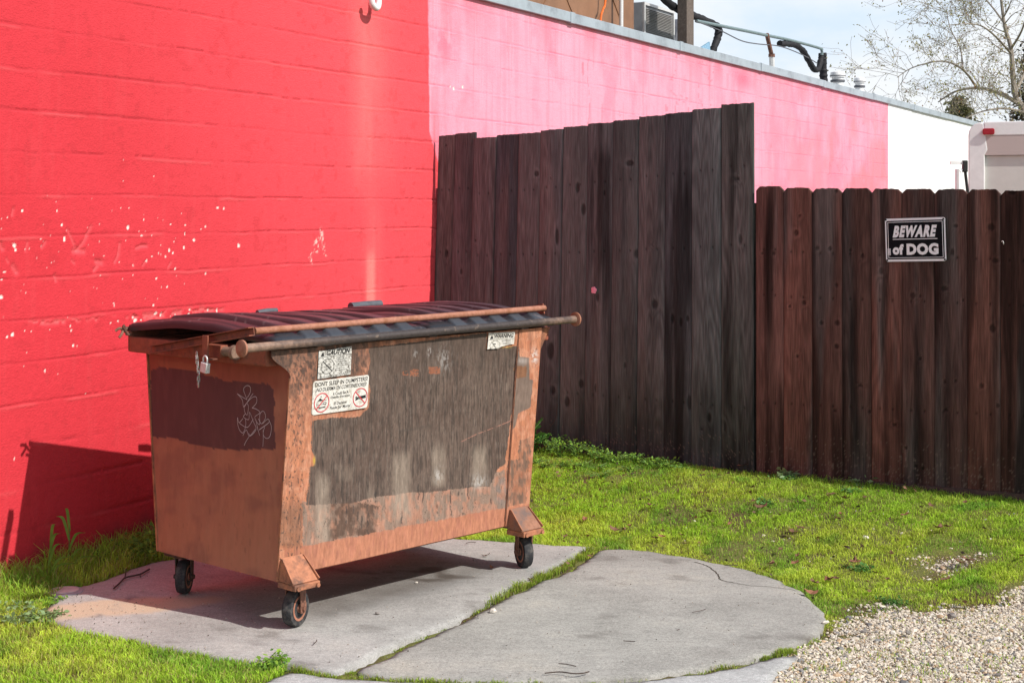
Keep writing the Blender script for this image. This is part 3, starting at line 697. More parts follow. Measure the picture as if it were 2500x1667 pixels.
# more random small specks in the battered band
for k in range(70):
    s_ = random.uniform(-0.05, 1.35) ; z_ = random.gauss(1.50, 0.20) if k < 110 else random.uniform(0.4, 1.2); r_ = random.uniform(0.002, 0.0042)
    i0, i1 = np.searchsorted(ss, (s_ - 0.03, s_ + 0.03)); j0, j1 = np.searchsorted(zz, (z_ - 0.03, z_ + 0.03))
    cm_[i0:i1, j0:j1] = np.maximum(cm_[i0:i1, j0:j1], sstep(1.3, 0.6, np.hypot(SS[i0:i1, j0:j1] - s_, (ZZ[i0:i1, j0:j1] - z_)) / r_) * random.uniform(0.3, 0.8))
c = mixc(c, (0.78, 0.70, 0.64), cm_); disp -= 0.003 * cm_
# knocked strip just above the dumpster rim
for a_, b_, wd2 in (((330, 775), (540, 752), 9), ((60, 790), (330, 772), 5)):
    A_ = wall_sz(*a_); B_ = wall_sz(*b_); d_ = seg_dist(SS, ZZ, [A_, B_]); m_ = np.exp(-(d_ / (wd2 * 0.0022)) ** 2) * sstep(0.44, 0.62, fbm(SS * 22, ZZ * 30, 125, 3))
    disp -= 0.008 * m_; c = mixc(c, (0.80, 0.25, 0.24), m_ * 0.35)
for pts, w_, dp in (([(166, 560), (185, 605)], 5, .006), ([(223, 552), (205, 590), (188, 612)], 6, .007), ([(180, 612), (205, 613)], 9, .008), ([(293, 595), (288, 625), (280, 640)], 5, .006), ([(333, 606), (345, 600), (358, 600)], 6, .008), ([(236, 638), (248, 640)], 10, .010), ([(238, 650), (230, 660)], 6, .006), ([(68, 592), (62, 612)], 4, .005), ([(112, 590), (102, 605)], 4, .006), ([(32, 650), (40, 664)], 9, .009), ([(2, 595), (6, 606)], 8, .01), ([(135, 672), (137, 684)], 6, .009), ([(176, 636), (182, 642)], 5, .006), ([(16, 632), (20, 640)], 4, .006), ([(418, 640), (410, 654)], 4, .005), ([(33, 510), (30, 525)], 5, .006), ([(355, 640), (349, 648)], 4, .005)):
    P_ = [wall_sz(*p) for p in pts]; d_ = seg_dist(SS, ZZ, P_); m_ = np.exp(-(d_ / (w_ / 520.0 * 0.8)) ** 2) * (0.7 + 0.6 * fbm(SS * 45, ZZ * 45, 126, 3))
    disp -= dp * m_; c = mixc(c, (0.78, 0.16, 0.17), m_ * 0.35)
# scuff of pale dashes
for x1, y1, x2, y2 in ((785, 565, 790, 600), (760, 620, 775, 585), (770, 590, 782, 580), (772, 618, 778, 600), (790, 605, 795, 625), (756, 632, 765, 640), (785, 570, 784, 560)):
    P_ = [wall_sz(x1, y1), wall_sz(x2, y2)]; d_ = seg_dist(SS, ZZ, P_); m_ = np.exp(-(d_ / 0.011) ** 2) * sstep(0.50, 0.60, fbm(SS * 90, ZZ * 70, 127, 2)); c = mixc(c, (0.82, 0.55, 0.50), m_ * 0.9)
# dark foot of the wall
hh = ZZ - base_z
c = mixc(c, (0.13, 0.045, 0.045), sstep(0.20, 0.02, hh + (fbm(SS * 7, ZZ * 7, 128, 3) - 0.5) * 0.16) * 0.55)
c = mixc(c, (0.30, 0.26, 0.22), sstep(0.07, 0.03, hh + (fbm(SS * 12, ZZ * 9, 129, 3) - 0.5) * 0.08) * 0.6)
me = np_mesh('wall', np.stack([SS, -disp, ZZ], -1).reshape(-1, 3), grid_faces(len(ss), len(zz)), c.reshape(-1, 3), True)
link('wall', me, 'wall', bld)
b = MB(); b.box((S0, 0.02, -0.2), (S0 + 0.2, 9, ZT)); b.box((S1 - 0.2, 0.02, -0.2), (S1, 9, ZT)); b.box((S0, 8.8, -0.2), (S1, 9.0, ZT)); b.build('side_wall', 'white', bld)
MB().box((S0, 0.02, 2.95), (S1, 9, 3.05)).build('roof', 'roof', bld)
MB().box((S0, 0.02, 3.05), (S1, 0.2, ZT)).build('parapet', 'roof', bld)
b = MB(); s_ = S0
for k in range(12):        # coping in lengths that do not quite line up
    L = 2.45; e_ = min(S1, s_ + L); dz = random.uniform(-0.004, 0.004)
    b.box((s_ + 0.001, -0.035 + random.uniform(-.003, .003), ZT - 0.012 + dz), (e_ - 0.001, 0.24, ZT + 0.072 + dz))
    if k: b.box((s_ - 0.04, -0.041, ZT - 0.016 + dz), (s_ + 0.04, 0.245, ZT + 0.076 + dz))
    s_ = e_
b.build('coping', 'coping', bld, bevel=0.004)
# white drain elbow high on the wall
s_, z_ = wall_sz(900, 8)
pts = [(0.01, 0.0, 0.30), (0.01, -0.04, 0.28), (0.01, -0.07, 0.20), (0.01, -0.07, 0.02), (-0.005, -0.075, -0.035), (-0.04, -0.08, -0.052), (-0.085, -0.085, -0.035), (-0.098, -0.085, 0.005)]
MB().tube([(s_ + a, y_, z_ + 0.01 + z2) for a, y_, z2 in smooth_path(pts, 6)], 0.021, 14).build('drain_pipe', 'white', bld, smooth=True)

def roofpt(x, y, b):
    s_, z_ = wall_sz(x, y, b); return np.array([s_, b, z_])
def r_thing(name, label, cat, x, y, b, group=None):
    s_, z_ = wall_sz(x, y, b); P = W0 + WD * s_ - WN * b
    return thing(name, label, cat, (P[0], P[1], 3.05), WANG, group), s_, b
def rloc(x, y, b, s_, b0): q = roofpt(x, y, b); return Vector((q[0] - s_, q[1] - b0, q[2] - 3.05))
# tan duct box
t, s_, b0 = r_thing('rooftop_duct', 'big tan sheet metal duct box standing behind the roof edge', 'duct', 1290, 60, 0.7)
x1 = rloc(1548, 60, 0.7, s_, b0).x
b = MB(); b.box((0, 0, 0.02), (x1, 1.3, 1.5)); b.build('casing', 'tan', t, bevel=0.01)
b = MB()
for q in range(2):
    xa = 0.02 + q * x1 / 2; xb = xa + x1 / 2 - 0.04
    b.bar((xa, -0.002, 0.30), (xb, -0.002, 1.4), 0.006, 0.012, (0, -1, 0)); b.bar((xa, -0.002, 1.4), (xb, -0.002, 0.30), 0.006, 0.012, (0, -1, 0))
b.bar((0, -0.004, 0.42), (x1, -0.004, 0.42), 0.012, 0.02, (0, -1, 0)); b.build('crease', 'tan', t)
b = MB(); b.bar((x1 * 0.995, -0.02, 0), (x1 * 0.995, -0.02, 1.5), 0.04, 0.04); b.build('corner_trim', 'bar', t)
q = rloc(1517, 40, 0.6, s_, b0); MB().tube([(q.x - 0.01, q.y, 0), (q.x, q.y, 1.6)], 0.022, 10).build('riser_pipe', 'steel', t, smooth=True)
q0 = rloc(1478, 0, 0.62, s_, b0); q1 = rloc(1472, 25, 0.62, s_, b0); q2 = rloc(1466, 54, 0.62, s_, b0)
cb = MB().tube(smooth_path([(q0.x + 0.02, q0.y, q0.z + .5), tuple(q0), tuple(q1), tuple(q2), (q2.x - 0.05, q2.y, 0.05)], 6), 0.011, 8).build('power_cable', 'orangecable', smooth=True)
cb.matrix_world = Matrix.Translation(t.location) @ Matrix.Rotation(WANG, 4, 'Z'); props(cb, 'thin orange cable hanging down over the tan rooftop duct', 'cable')
# condenser
t, s_, b0 = r_thing('air_conditioner', 'grey rooftop air conditioner with a finned coil face beside the wooden post', 'air conditioner', 1571, 60, 0.9)
x1 = rloc(1645, 60, 0.9, s_, b0).x; zt = rloc(1571, 5, 0.9, s_, b0).z
MB().box((0, 0.013, 0.03), (x1, 0.16, zt)).build('casing', 'acgrey', t, bevel=0.008)
b = MB()
nf = 46
for k in range(nf):
    z0 = 0.10 + (zt - 0.15) * k / nf; b.box((0.05, -0.004, z0), (x1 - 0.04, 0.012, z0 + 0.006))
b.build('fin_coil', 'coil', t)
b = MB(); b.box((0, -0.012, 0.02), (0.03, 0.012, zt)); b.box((x1 - 0.03, -0.012, 0.02), (x1, 0.012, zt)); b.box((0.03, -0.012, zt - 0.03), (x1 - 0.03, 0.012, zt)); b.box((0.03, -0.012, 0.02), (x1 - 0.03, 0.012, 0.06)); b.build('frame', 'steel', t)
# grey panel behind the post
t, s_, b0 = r_thing('vent_hood', 'dark grey round shouldered vent hood between air conditioner and post', 'vent', 1645, 80, 1.2)
x1 = rloc(1684, 80, 1.2, s_, b0).x; zt = rloc(1645, 34, 1.2, s_, b0).z
poly = [(0, 0), (x1, 0), (x1, zt)] + [(x1 * (1 - math.sin(R(a))) , zt - x1 * 0.9 * (1 - math.cos(R(a)))) for a in range(15, 91, 15)]
b = MB(); b.prism(poly, frame((1, 0, 0), (0, 0, 1), (0, -1, 0), (0, 0.3, 0)), 0.3); b.build('hood', 'darkgrey', t); MB().box((-0.01, -0.02, 0), (x1 + 0.01, 0.32, 0.03)).build('base_flange', 'acgrey', t)
# wooden post
t, s_, b0 = r_thing('wooden_post', 'weathered square wooden post rising above the roof edge', 'post', 1677, 60, 0.45)
x1 = rloc(1694, 60, 0.45, s_, b0).x
MB().box((0, 0, 0), (x1, 0.11, 1.6)).build('timber', 'post', t, bevel=0.006)
MB().box((x1 + 0.001, 0.01, 0), (x1 + 0.018, 0.06, 1.6)).build('metal_strip', 'steel', t)
def pipe(name, label, cat, pix, b, r, mat, n=10, lump=0, group=None, sub=8):
    t, s_, b0 = r_thing(name, label, cat, pix[0][0], pix[0][1], b, group)
    pts = smooth_path([tuple(rloc(x, y, b, s_, b0)) for x, y in pix], sub)
    rr = [r * (1 + lump * random.uniform(-1, 1)) for _ in pts]
    o = MB().tube(pts, rr, n).build(name, mat, None, smooth=True); o.matrix_world = Matrix.Translation(t.location) @ Matrix.Rotation(WANG, 4, 'Z')
    for k in ('label', 'category', 'group'):
        if k in t: o[k] = t[k]
    bpy.data.objects.remove(t); o.name = name; return o
pipe('insulated_pipe', 'thick black wrapped pipe bending down to the roof right of the post', 'pipe', [(1540, -40), (1600, -18), (1640, 14), (1665, 28), (1700, 42), (1735, 57), (1754, 70), (1752, 92), (1745, 112), (1738, 130), (1737, 150)], 0.62, 0.043, 'blacktape', 12, 0.12)
pipe('insulated_pipe', 'black wrapped pipe end sagging to the roof below the far conduit', 'pipe', [(1903, 107), (1925, 108), (1943, 111), (1962, 127), (1975, 150), (1988, 170), (1998, 168), (2003, 150), (2005, 138)], 0.60, 0.040, 'blacktape', 12, 0.12)
pipe('insulated_pipe', 'short upright black wrapped pipe at the end of the conduit', 'pipe', [(2008, 130), (2009, 150), (2010, 175), (2011, 200), (2011, 215)], 0.66, 0.055, 'blacktape', 12, 0.14)
pipe('conduit', 'thin grey green conduit running above the roof edge', 'conduit', [(1700, 52), (1755, 63), (1820, 76), (1872, 87), (1930, 99), (2000, 118), (2006, 124), (2007, 135)], 0.58, 0.020, 'conduit', 8)
pipe('hanging_wire', 'thin sagging wire strung below the rooftop conduit', 'wire', [(1698, 52), (1760, 76), (1810, 100), (1850, 108), (1905, 114), (1960, 135), (1995, 155)], 0.57, 0.007, 'darkgrey', 6)
t, s_, b0 = r_thing('pipe_support', 'leaning rusty strut holding up the rooftop conduit', 'strut', 1872, 86, 0.58)
p = [rloc(*q, 0.58, s_, b0) for q in ((1872, 84), (1884, 136), (1888, 172))]; p[2].z = 0
MB().tube([p[0], p[1]], 0.028, 8).build('upper_rod', 'rust', t, smooth=True); MB().tube([p[1], p[2]], 0.036, 8).build('lower_sleeve', 'steel', t, smooth=True)
MB().tube([(p[1].x, p[1].y, p[1].z - .02), (p[1].x, p[1].y, p[1].z + .02)], 0.043, 8).build('collar', 'rust', t, smooth=True)
t, s_, b0 = r_thing('roof_panel', 'small blue slanted sheet on the roof right of the post', 'panel', 1700, 110, 0.5)
p = [rloc(*q, 0.5, s_, b0) for q in ((1700, 122), (1729, 103), (1731, 130))]
MB().prism([(p[0].x, p[0].z), (p[2].x, p[2].z - .1), (p[1].x, p[1].z), ], frame((1, 0, 0), (0, 0, 1), (0, -1, 0), (0, 0, 0)), 0.02).build('sheet', 'blue', t)
MB().box((p[0].x, 0.005, 0), (p[1].x, 0.03, p[0].z)).build('stand', 'darkgrey', t)
for k, (xa, xb, yt, yb, lab) in enumerate(((2030, 2060, 186, 216, 'larger white capped roof vent, nearer the black pipe'), (2087, 2110, 200, 228, 'smaller white capped roof vent, farthest along the roof'))):
    bb = 0.55; t, s_, b0 = r_thing('roof_vent', lab, 'roof vent', (xa + xb) / 2, yt, bb, 'white roof vents')
    rr = (xb - xa) / 2 / F * t.location.y * 1.08; z1 = rloc((xa + xb) / 2, yt, bb, s_, b0).z
    MB().lathe([(rr * .88, 0), (rr * .88, z1)], n=20).build('stack', 'white', t, smooth=True)
    MB().lathe([(rr * .95, z1 - .09), (rr * 1.08, z1 - .085), (rr * 1.08, z1 - .06), (rr * .9, z1 - .055)], n=20).build('band', 'darkgrey', t, smooth=True); MB().lathe([(rr * .95, z1 - .012), (rr * 1.17, z1 - .006), (rr * 1.17, z1 + .006), (rr * .9, z1 + .01)], n=20).build('band', 'darkgrey', t, smooth=True)
    MB().lathe([(rr * 1.12, z1 - .02), (rr * 1.15, z1), (rr * 1.05, z1 + .05), (rr * 0.7, z1 + .065)], n=20).build('cap', 'white', t, smooth=True)

# ================================================================== FENCES
def fence_x(px, py, n): return on_plane(px, py, FC, n)
def board_mesh(boards, origin, d, n, zb_fn, thick, knots, pal, seed, dx=0.0065, dz=0.009, foot_dark_k=0.6, st_k=0.9, dark_b=()):
    """boards: list of (t0_top, t1_top, t0_bot, t1_bot, ztop, ear, recess); t along d. returns mesh data"""
    Vs = []; Fs = []; Cs = []; Gs = []; off = 0
    for i, (a0, a1, b0, b1, zt, ear, rec, tilt) in enumerate(boards):
        nx = max(6, int((a1 - a0) / dx)); zb = min(float(zb_fn(b0)), float(zb_fn(b1)))
        nz = max(20, int((zt - zb) / dz))
        U, Wz = np.meshgrid(np.linspace(0, 1, nx), np.linspace(0, 1, nz), indexing='ij')
        zt_u = zt + tilt * (U - 0.5) + (fbm(U * 9, U * 0 + i, seed + 3, 3) - 0.5) * 0.008
        if ear > 0:
            wtop = a1 - a0; zt_u = zt_u - np.maximum(0, ear - U * wtop) - np.maximum(0, ear - (1 - U) * wtop)
        zbu = zb_fn(b0 + (b1 - b0) * U)
        Zc = zbu + (zt_u - zbu) * Wz; fr = (Zc - zb) / (zt - zb)
        T = (b0 + (b1 - b0) * U) * (1 - fr) + (a0 + (a1 - a0) * U) * fr
        xl = T - a0 - (b0 - a0) * (1 - fr)
        sd = seed * 100 + i * 13
        cup = 0.0025 * np.cos((U - 0.5) * 3.1) + (fbm(U * 2, Wz * 3, sd, 3) - 0.5) * 0.006
        edge = 0.002 * np.exp(-np.minimum(U, 1 - U) * (a1 - a0) / 0.003)
        # colour
        base = np.array(pal[i % len(pal)]); cc = np.ones(U.shape + (3,)) * base
        q = xl + (fbm(xl * 5, Zc * 0.8, sd + 1, 3) - 0.5) * 0.05
        cx = (a1 - a0) * (0.35 + 0.3 * random.random())
        ringf = np.sqrt((q - cx) ** 2 * 3.0 + ((Zc - random.uniform(0, 2)) * 0.06 + 0.02) ** 2)
        kx = np.zeros(U.shape); kring = np.zeros(U.shape)
        for (ki, kt, kz, kw, kh) in knots:
            if ki != i: continue
            rr = np.sqrt(((xl - kt * (a1 - a0)) / kw) ** 2 + ((Zc - kz) / kh) ** 2)
            kx = np.maximum(kx, sstep(1.15, 0.75, rr)); kring = np.maximum(kring, 0.6 * np.exp(-((rr - 1.5) / 0.5) ** 2)); ringf = ringf + 0.018 * np.exp(-(rr / 2.0) ** 2)
        gr = 0.5 + 0.5 * np.sin(ringf * 620 + 2.2 * fbm(xl * 30, Zc * 2, sd + 2, 2))
        amp = 0.10 + 0.30 * random.random()
        cc = cc * (1 - amp * 0.5 + amp * gr)[..., None]
        st = fbm(xl * 28, Zc * 0.9, sd + 4, 4); cc = cc * (1 - st_k * .5 + st_k * st)[..., None]; stain = sstep(0.48, 0.68, fbm(xl * 13 + 7, Zc * 0.55 + i * 3, sd + 21, 3) * .8 + .2 * fbm(xl * 110, Zc * 2.2, sd + 23, 2)) * sstep(.35, .6, fbm(xl * 3, Zc * 1.3 + i * 9, sd + 22, 2)); cc = cc * (1 - (0.62 if (i in dark_b or not dark_b) else 0.12) * stain)[..., None]
        wet = sstep(0.55, 0.72, fbm(xl * 12, Zc * 0.7 + 5, sd + 5, 3)); cc = cc * (1 - (0.62 if (i in dark_b or not dark_b) else 0.2) * wet)[..., None]; big_ = fbm(xl * 7, Zc * 1.1 + i, sd + 15, 3); cc = cc * (0.62 + 0.76 * big_)[..., None]
        gry = sstep(0.5, 0.75, fbm(xl * 9, Zc * 0.6 + 9, sd + 6, 3)); cc = mixc(cc, cc.mean(-1, keepdims=True) * np.array([1.25, 1.2, 1.17]), gry * 0.7)
        cc = cc * (1 - (0.45 + 0.25 * vn(Zc * 3, xl * 3, 9)) * kx)[..., None] * (1 + 0.25 * kring * (1 - kx))[..., None]
        hgt = Zc - zbu
        foot_dark = sstep(0.75, 0.05, hgt + (fbm(xl * 15, Zc * 2 + i, sd + 7, 3) - 0.5) * 0.9); cc = cc * (1 - foot_dark_k * foot_dark)[..., None]  # boards get darker towards the foot
        spl = sstep(0.74, 0.86, fbm(xl * 150, Zc * 120, sd + 8, 2) + 0.10 * sstep(0.22, 0.0, hgt)) * (hgt < 0.24); cc = mixc(cc, (0.22, 0.17, 0.14), spl * 0.45)
        nail = np.zeros(U.shape)
        for zn in (0.42, 0.62 * (zt - zb), zt - zb - 0.38):
            for tn in (0.28, 0.70):
                nail = np.maximum(nail, np.exp(-(((xl - tn * (a1 - a0)) / 0.005) ** 2 + ((Zc - zb - zn) / 0.008) ** 2)))
        cc = cc * (1 - 0.8 * nail)[..., None]
        cc = cc * (1 - 0.30 * np.exp(-np.minimum(U, 1 - U) * (a1 - a0) / 0.003))[..., None]
        outd = rec + cup - edge - 0.004 * nail - 0.002 * kx + 0.0012 * (gr - 0.5) * amp * 2
        P = origin + d * T[..., None] + n * outd[..., None]; P[..., 2] = Zc
        Pb = origin + d * T[..., None] + n * (rec - thick) * np.ones(U.shape)[..., None]; Pb[..., 2] = Zc
        Vs.append(P.reshape(-1, 3)); Fs.append(grid_faces(nx, nz, off)); Cs.append(cc.reshape(-1, 3))
        Gs.append(np.stack([xl + i * 3.17, xl * 0, Zc + i * 1.3], -1).reshape(-1, 3)); o1 = off; off += nx * nz
        # back and rim
        Vs.append(Pb.reshape(-1, 3)); Fs.append(grid_faces(nx, nz, off)[:, ::-1]); Cs.append(cc.reshape(-1, 3) * 0.8)
        Gs.append(np.stack([xl + i * 3.17, xl * 0 + .02, Zc + i * 1.3], -1).reshape(-1, 3)); o2 = off; off += nx * nz
        idx = np.arange(nx * nz).reshape(nx, nz)
        rim = np.concatenate([idx[:, 0], idx[-1, 1:], idx[-2::-1, -1], idx[0, -2:0:-1]])
        nxt = np.roll(rim, -1); Fs.append(np.stack([rim + o1, rim + o2, nxt + o2, nxt + o1], 1))
    return np.vstack(Vs), np.vstack(Fs), np.vstack(Cs), np.vstack(Gs)

# tall fence: boards read from the photo, in pixels
hb = [(112, 225, 251), (225, 362, 236), (352, 504, 266), (504, 655, 245), (655, 803, 235), (803, 955, 213), (955, 1122, 191), (1122, 1292, 168), (1292, 1465, 148), (1465, 1645, 120), (1645, 1826, 99), (1826, 2020, 72), (2020, 2236, 38)]
def ht(px, py): return float(np.dot(on_plane(px, py, FC, HFN) - FC, HFD))
boards = []
for i, (xa, xb, yt) in enumerate(hb):
    pa, pb, py = 1030 + xa / 2.767, 1030 + xb / 2.767, 240 + yt / 2.767
    k = (pa - 1070) / 770; lean = -22 + 25 * k; lean2 = -22 + 25 * (pb - 1070) / 770
    a1, a0 = ht(pa, 500), ht(pb, 500)       # t grows towards the wall
    b1, b0 = ht(pa + lean, 500), ht(pb + lean2, 500)
    mid_ = on_plane((pa + pb) / 2, py, FC, HFN)
    slope = 8.0 / 2.767 / F * mid_[1]
    boards.append((max(a0, 0.004) + 0.0005, a1 - 0.0005, max(b0, 0.004) + 0.0005, b1 - 0.0005, float(mid_[2]), 0.0, 0.002 * ((i * 7) % 3) - 0.002, -slope * 0.6))
hf_end = boards[0][1]
hzb = lambda t_: ground_z(FC[0] + HFD[0] * t_, FC[1] + HFD[1] * t_) - 0.03
def hk(zx, zy, w, h):
    px, py = 1030 + zx / 2.767, 240 + zy / 2.767
    for i, (xa, xb, _) in enumerate(hb):
        if xa <= zx < xb: return (i, 1 - (zx - xa) / (xb - xa), float(on_plane(px, py, FC, HFN)[2]), w, h)
knots = [hk(*q) for q in ((1058, 605, .016, .036), (1100, 750, .018, .040), (925, 935, .014, .055), (880, 540, .005, .008), (1410, 440, .03, .02), (1460, 1050, .022, .03), (1580, 1390, .022, .030), (1560, 990, .006, .009), (780, 510, .018, .02), (190, 1050, .016, .03), (165, 320, .008, .010), (2125, 545, .02, .015), (2150, 950, .012, .03), (380, 960, .006, .01), (290, 1170, .012, .02), (1240, 640, .008, .02), (1200, 1345, .01, .03))]
def hk2(zx, zy, w, h):
    px, py = 1280 + zx / 3.41, 760 + zy / 3.41
    zx2, zy2 = (px - 1030) * 2.767, (py - 240) * 2.767; return hk(zx2, zy2, w, h)
knots += [hk2(*q) for q in ((275, 660, .020, .032), (385, 755, .022, .035), (500, 605, .020, .028), (250, 330, .028, .06), (615, 640, .006, .03), (1380, 760, .016, .05), (1240, 60, .012, .03), (1310, 90, .012, .03), (1365, 60, .01, .02), (1660, 960, .01, .03), (1480, 980, .006, .01), (1540, 880, .012, .03), (855, 450, .01, .02))]
hp = [(0.180, 0.140, 0.128), (0.155, 0.118, 0.115), (0.165, 0.125, 0.120), (0.105, 0.098, 0.104), (0.165, 0.125, 0.118), (0.200, 0.160, 0.155), (0.190, 0.148, 0.138), (0.175, 0.135, 0.130), (0.150, 0.120, 0.112), (0.175, 0.132, 0.125), (0.120, 0.092, 0.092), (0.215, 0.168, 0.158), (0.150, 0.112, 0.098)]
hp = [tuple(np.array(q) * np.array([0.62, 0.92, 0.98])) for q in hp]
V, Fq, Cc, Gc = board_mesh(boards, FC, HFD, HFN, hzb, 0.018, [k for k in knots if k], hp, 3, foot_dark_k=0.55, st_k=0.55, dark_b=(3, 7, 10, 12))
hf = thing('tall_fence', 'tall dark board fence angled back to the red wall, with pink paint spot', 'fence', tuple(FC[:2]) + (0.15,))
def rel(V, root): return V - np.array(root.location)
link('board_panel', np_mesh('board_panel', rel(V, hf), Fq, Cc, False, {'gc': Gc}), 'wood', hf)
b = MB(); o_ = Vector(hf.location)
def hpt(t_, off, z): p = FC + HFD * t_ + HFN * off; return Vector((p[0], p[1], z)) - o_
for z in (0.55, 1.25, 1.95): b.bar(hpt(0.10, -0.05, z), hpt(hf_end - 0.05, -0.05, z), 0.045, 0.09)
b.build('rail', 'post', hf)
for t_ in (0.30, hf_end * 0.5, hf_end - 0.10): MB().bar(hpt(t_, -0.12, 0.1), hpt(t_, -0.12, 2.15), 0.09, 0.09, (1, 0, 0)).build('fence_post', 'post', hf)
# pink paint blob thrown on a board
q = on_plane(1453, 708, FC, HFN); pts = []
for k in range(14):
    a = 2 * math.pi * k / 14; r_ = 0.020 * (1 + random.uniform(-.18, .18)); pts.append((r_ * math.cos(a), r_ * math.sin(a) * 1.1 - 0.002))
MB().prism(pts, frame(tuple(-HFD), (0, 0, 1), tuple(HFN), tuple(Vector(q + HFN * 0.0125) - o_)), 0.004).build('paint_spot', 'pinkblob', hf, smooth=True, bevel=0.0012)

# low fence
lb = [145, 378, 612, 858, 1100, 1350, 1615, 1885, 2157, 2432]; lt = [52, 65, 70, 68, 72, 72, 75, 78, 85, 88]
def ltt(px): return float(np.dot(on_plane(px, 700, FC, LFN) - FC, LFD))
boards = []
tb_ = [max(0.003, ltt(1800 + q / 3.36)) for q in lb]
while len(tb_) < 17: tb_.append(tb_[-1] + 0.182)
for i in range(len(tb_) - 1):
    yt = lt[min(i, len(lt) - 1)]
    zt = float(on_plane(1800 + lb[min(i, 8)] / 3.36, 440 + yt / 3.36, FC, LFN)[2]) if i < 9 else 1.90 + random.uniform(-.01, .01)
    g = random.uniform(-0.0008, 0.0008); boards.append((tb_[i] + 0.0007, tb_[i + 1] - 0.0007, tb_[i] + 0.0007 + 0.003, tb_[i + 1] - 0.0007 + 0.003, zt, 0.026, 0.0015 * ((i * 5) % 3) - 0.0015, random.uniform(-.004, .004)))
tl0, tl1 = tb_[0], tb_[9]
zl0 = float(on_plane(1843, 1150, FC, LFN)[2]); zl1 = float(on_plane(2500, 1204, FC, LFN)[2]); tq = ltt(2500)
lzb = lambda t_: zl0 + (zl1 - zl0) * t_ / tq
def lk(zx, zy, w, h, y0=440):
    px, py = 1800 + zx / 3.36, y0 + zy / 3.36
    for i in range(9):
        if lb[i] <= zx < lb[i + 1]: return (i, (zx - lb[i]) / (lb[i + 1] - lb[i]), float(on_plane(px, py, FC, LFN)[2]), w, h)
knots = [lk(*q) for q in ((488, 430, .014, .018), (198, 600, .008, .010), (300, 600, .010, .012), (655, 555, .012, .014), (762, 560, .012, .016), (930, 575, .009, .010), (1030, 625, .012, .016), (2085, 385, .020, .022), (1795, 375, .014, .012), (432, 1035, .010, .010), (550, 1005, .014, .016), (820, 1170, .016, .018), (690, 1170, .012, .014), (815, 1360, .014, .016), (1440, 945, .016, .018), (1500, 950, .008, .010), (1700, 890, .020, .015), (2095, 1215, .018, .022), (1850, 985, .007, .010), (495, 1445, .010, .012), (1185, 740, .015, .02), (515, 290, .01, .01), (815, 90, .01, .012), (2260, 100, .02, .012), (815, 860, .01, .014), (285, 905, .004, .005), (2120, 660, .018, .014), (1765, 590, .012, .02))]
knots += [lk(a, b_, w, h, 780) for a, b_, w, h in ((2005, 540, .014, .016), (2135, 705, .010, .014), (1700, 510, .010, .014), (1790, 500, .007, .010), (1500, 320, .009, .014), (1290, 860, .014, .010), (1080, 755, .010, .012), (800, 745, .012, .010), (1465, 1200, .010, .012), (1520, 1215, .010, .012), (495, 300, .011, .012), (1010, 540, .016, .008), (1380, 1050, .010, .008), (1710, 740, .014, .008))]
lp = [(0.200, 0.130, 0.115), (0.175, 0.100, 0.082), (0.125, 0.080, 0.070), (0.095, 0.066, 0.058), (0.175, 0.092, 0.075), (0.115, 0.080, 0.072), (0.098, 0.066, 0.060), (0.150, 0.080, 0.062), (0.095, 0.055, 0.044), (0.13, 0.08, 0.06)]
lp = [tuple((np.array(q) * .65 + np.array((.145, .09, .075)) * .35) * np.array([0.92, 0.74, 0.72])) for q in lp]
V, Fq, Cc, Gc = board_mesh(boards, FC, LFD, LFN, lzb, 0.018, [k for k in knots if k], lp, 8, foot_dark_k=0.30)
lf = thing('low_fence', 'reddish brown dog eared board fence carrying the warning sign', 'fence', tuple(FC[:2]) + (0.15,))
link('board_panel', np_mesh('board_panel', rel(V, lf), Fq, Cc, False, {'gc': Gc}), 'wood', lf)
o_ = Vector(lf.location)
def lpt(t_, off, z): p = FC + LFD * t_ + LFN * off; return Vector((p[0], p[1], z)) - o_
b = MB()
for z in (0.55, 1.05, 1.6): b.bar(lpt(0.02, -0.045, z), lpt(tb_[-1], -0.045, z), 0.04, 0.09)
b.build('rail', 'post', lf)
for t_ in (0.022, 1.9): MB().bar(lpt(t_, -0.075 if t_ < .1 else -0.12, 0.1), lpt(t_, -0.075 if t_ < .1 else -0.12, 1.8), 0.09, 0.09, tuple(LFN)).build('fence_post', 'rot', lf) if t_ < .1 else MB().bar(lpt(t_, -0.12, 0.1), lpt(t_, -0.12, 1.8), 0.09, 0.09, tuple(LFN)).build('fence_post', 'post', lf)
# rot board along the foot
b = MB(); n_ = 12
for k in range(n_):
    ta, tb2 = tb_[-1] * k / n_, tb_[-1] * (k + 1) / n_
    pa, pb = lpt(ta, -0.006, float(lzb(ta)) - 0.046), lpt(tb2, -0.006, float(lzb(tb2)) - 0.046); b.bar(pa, pb, 0.036, 0.088)
b.build('kick_board', 'rot', lf)

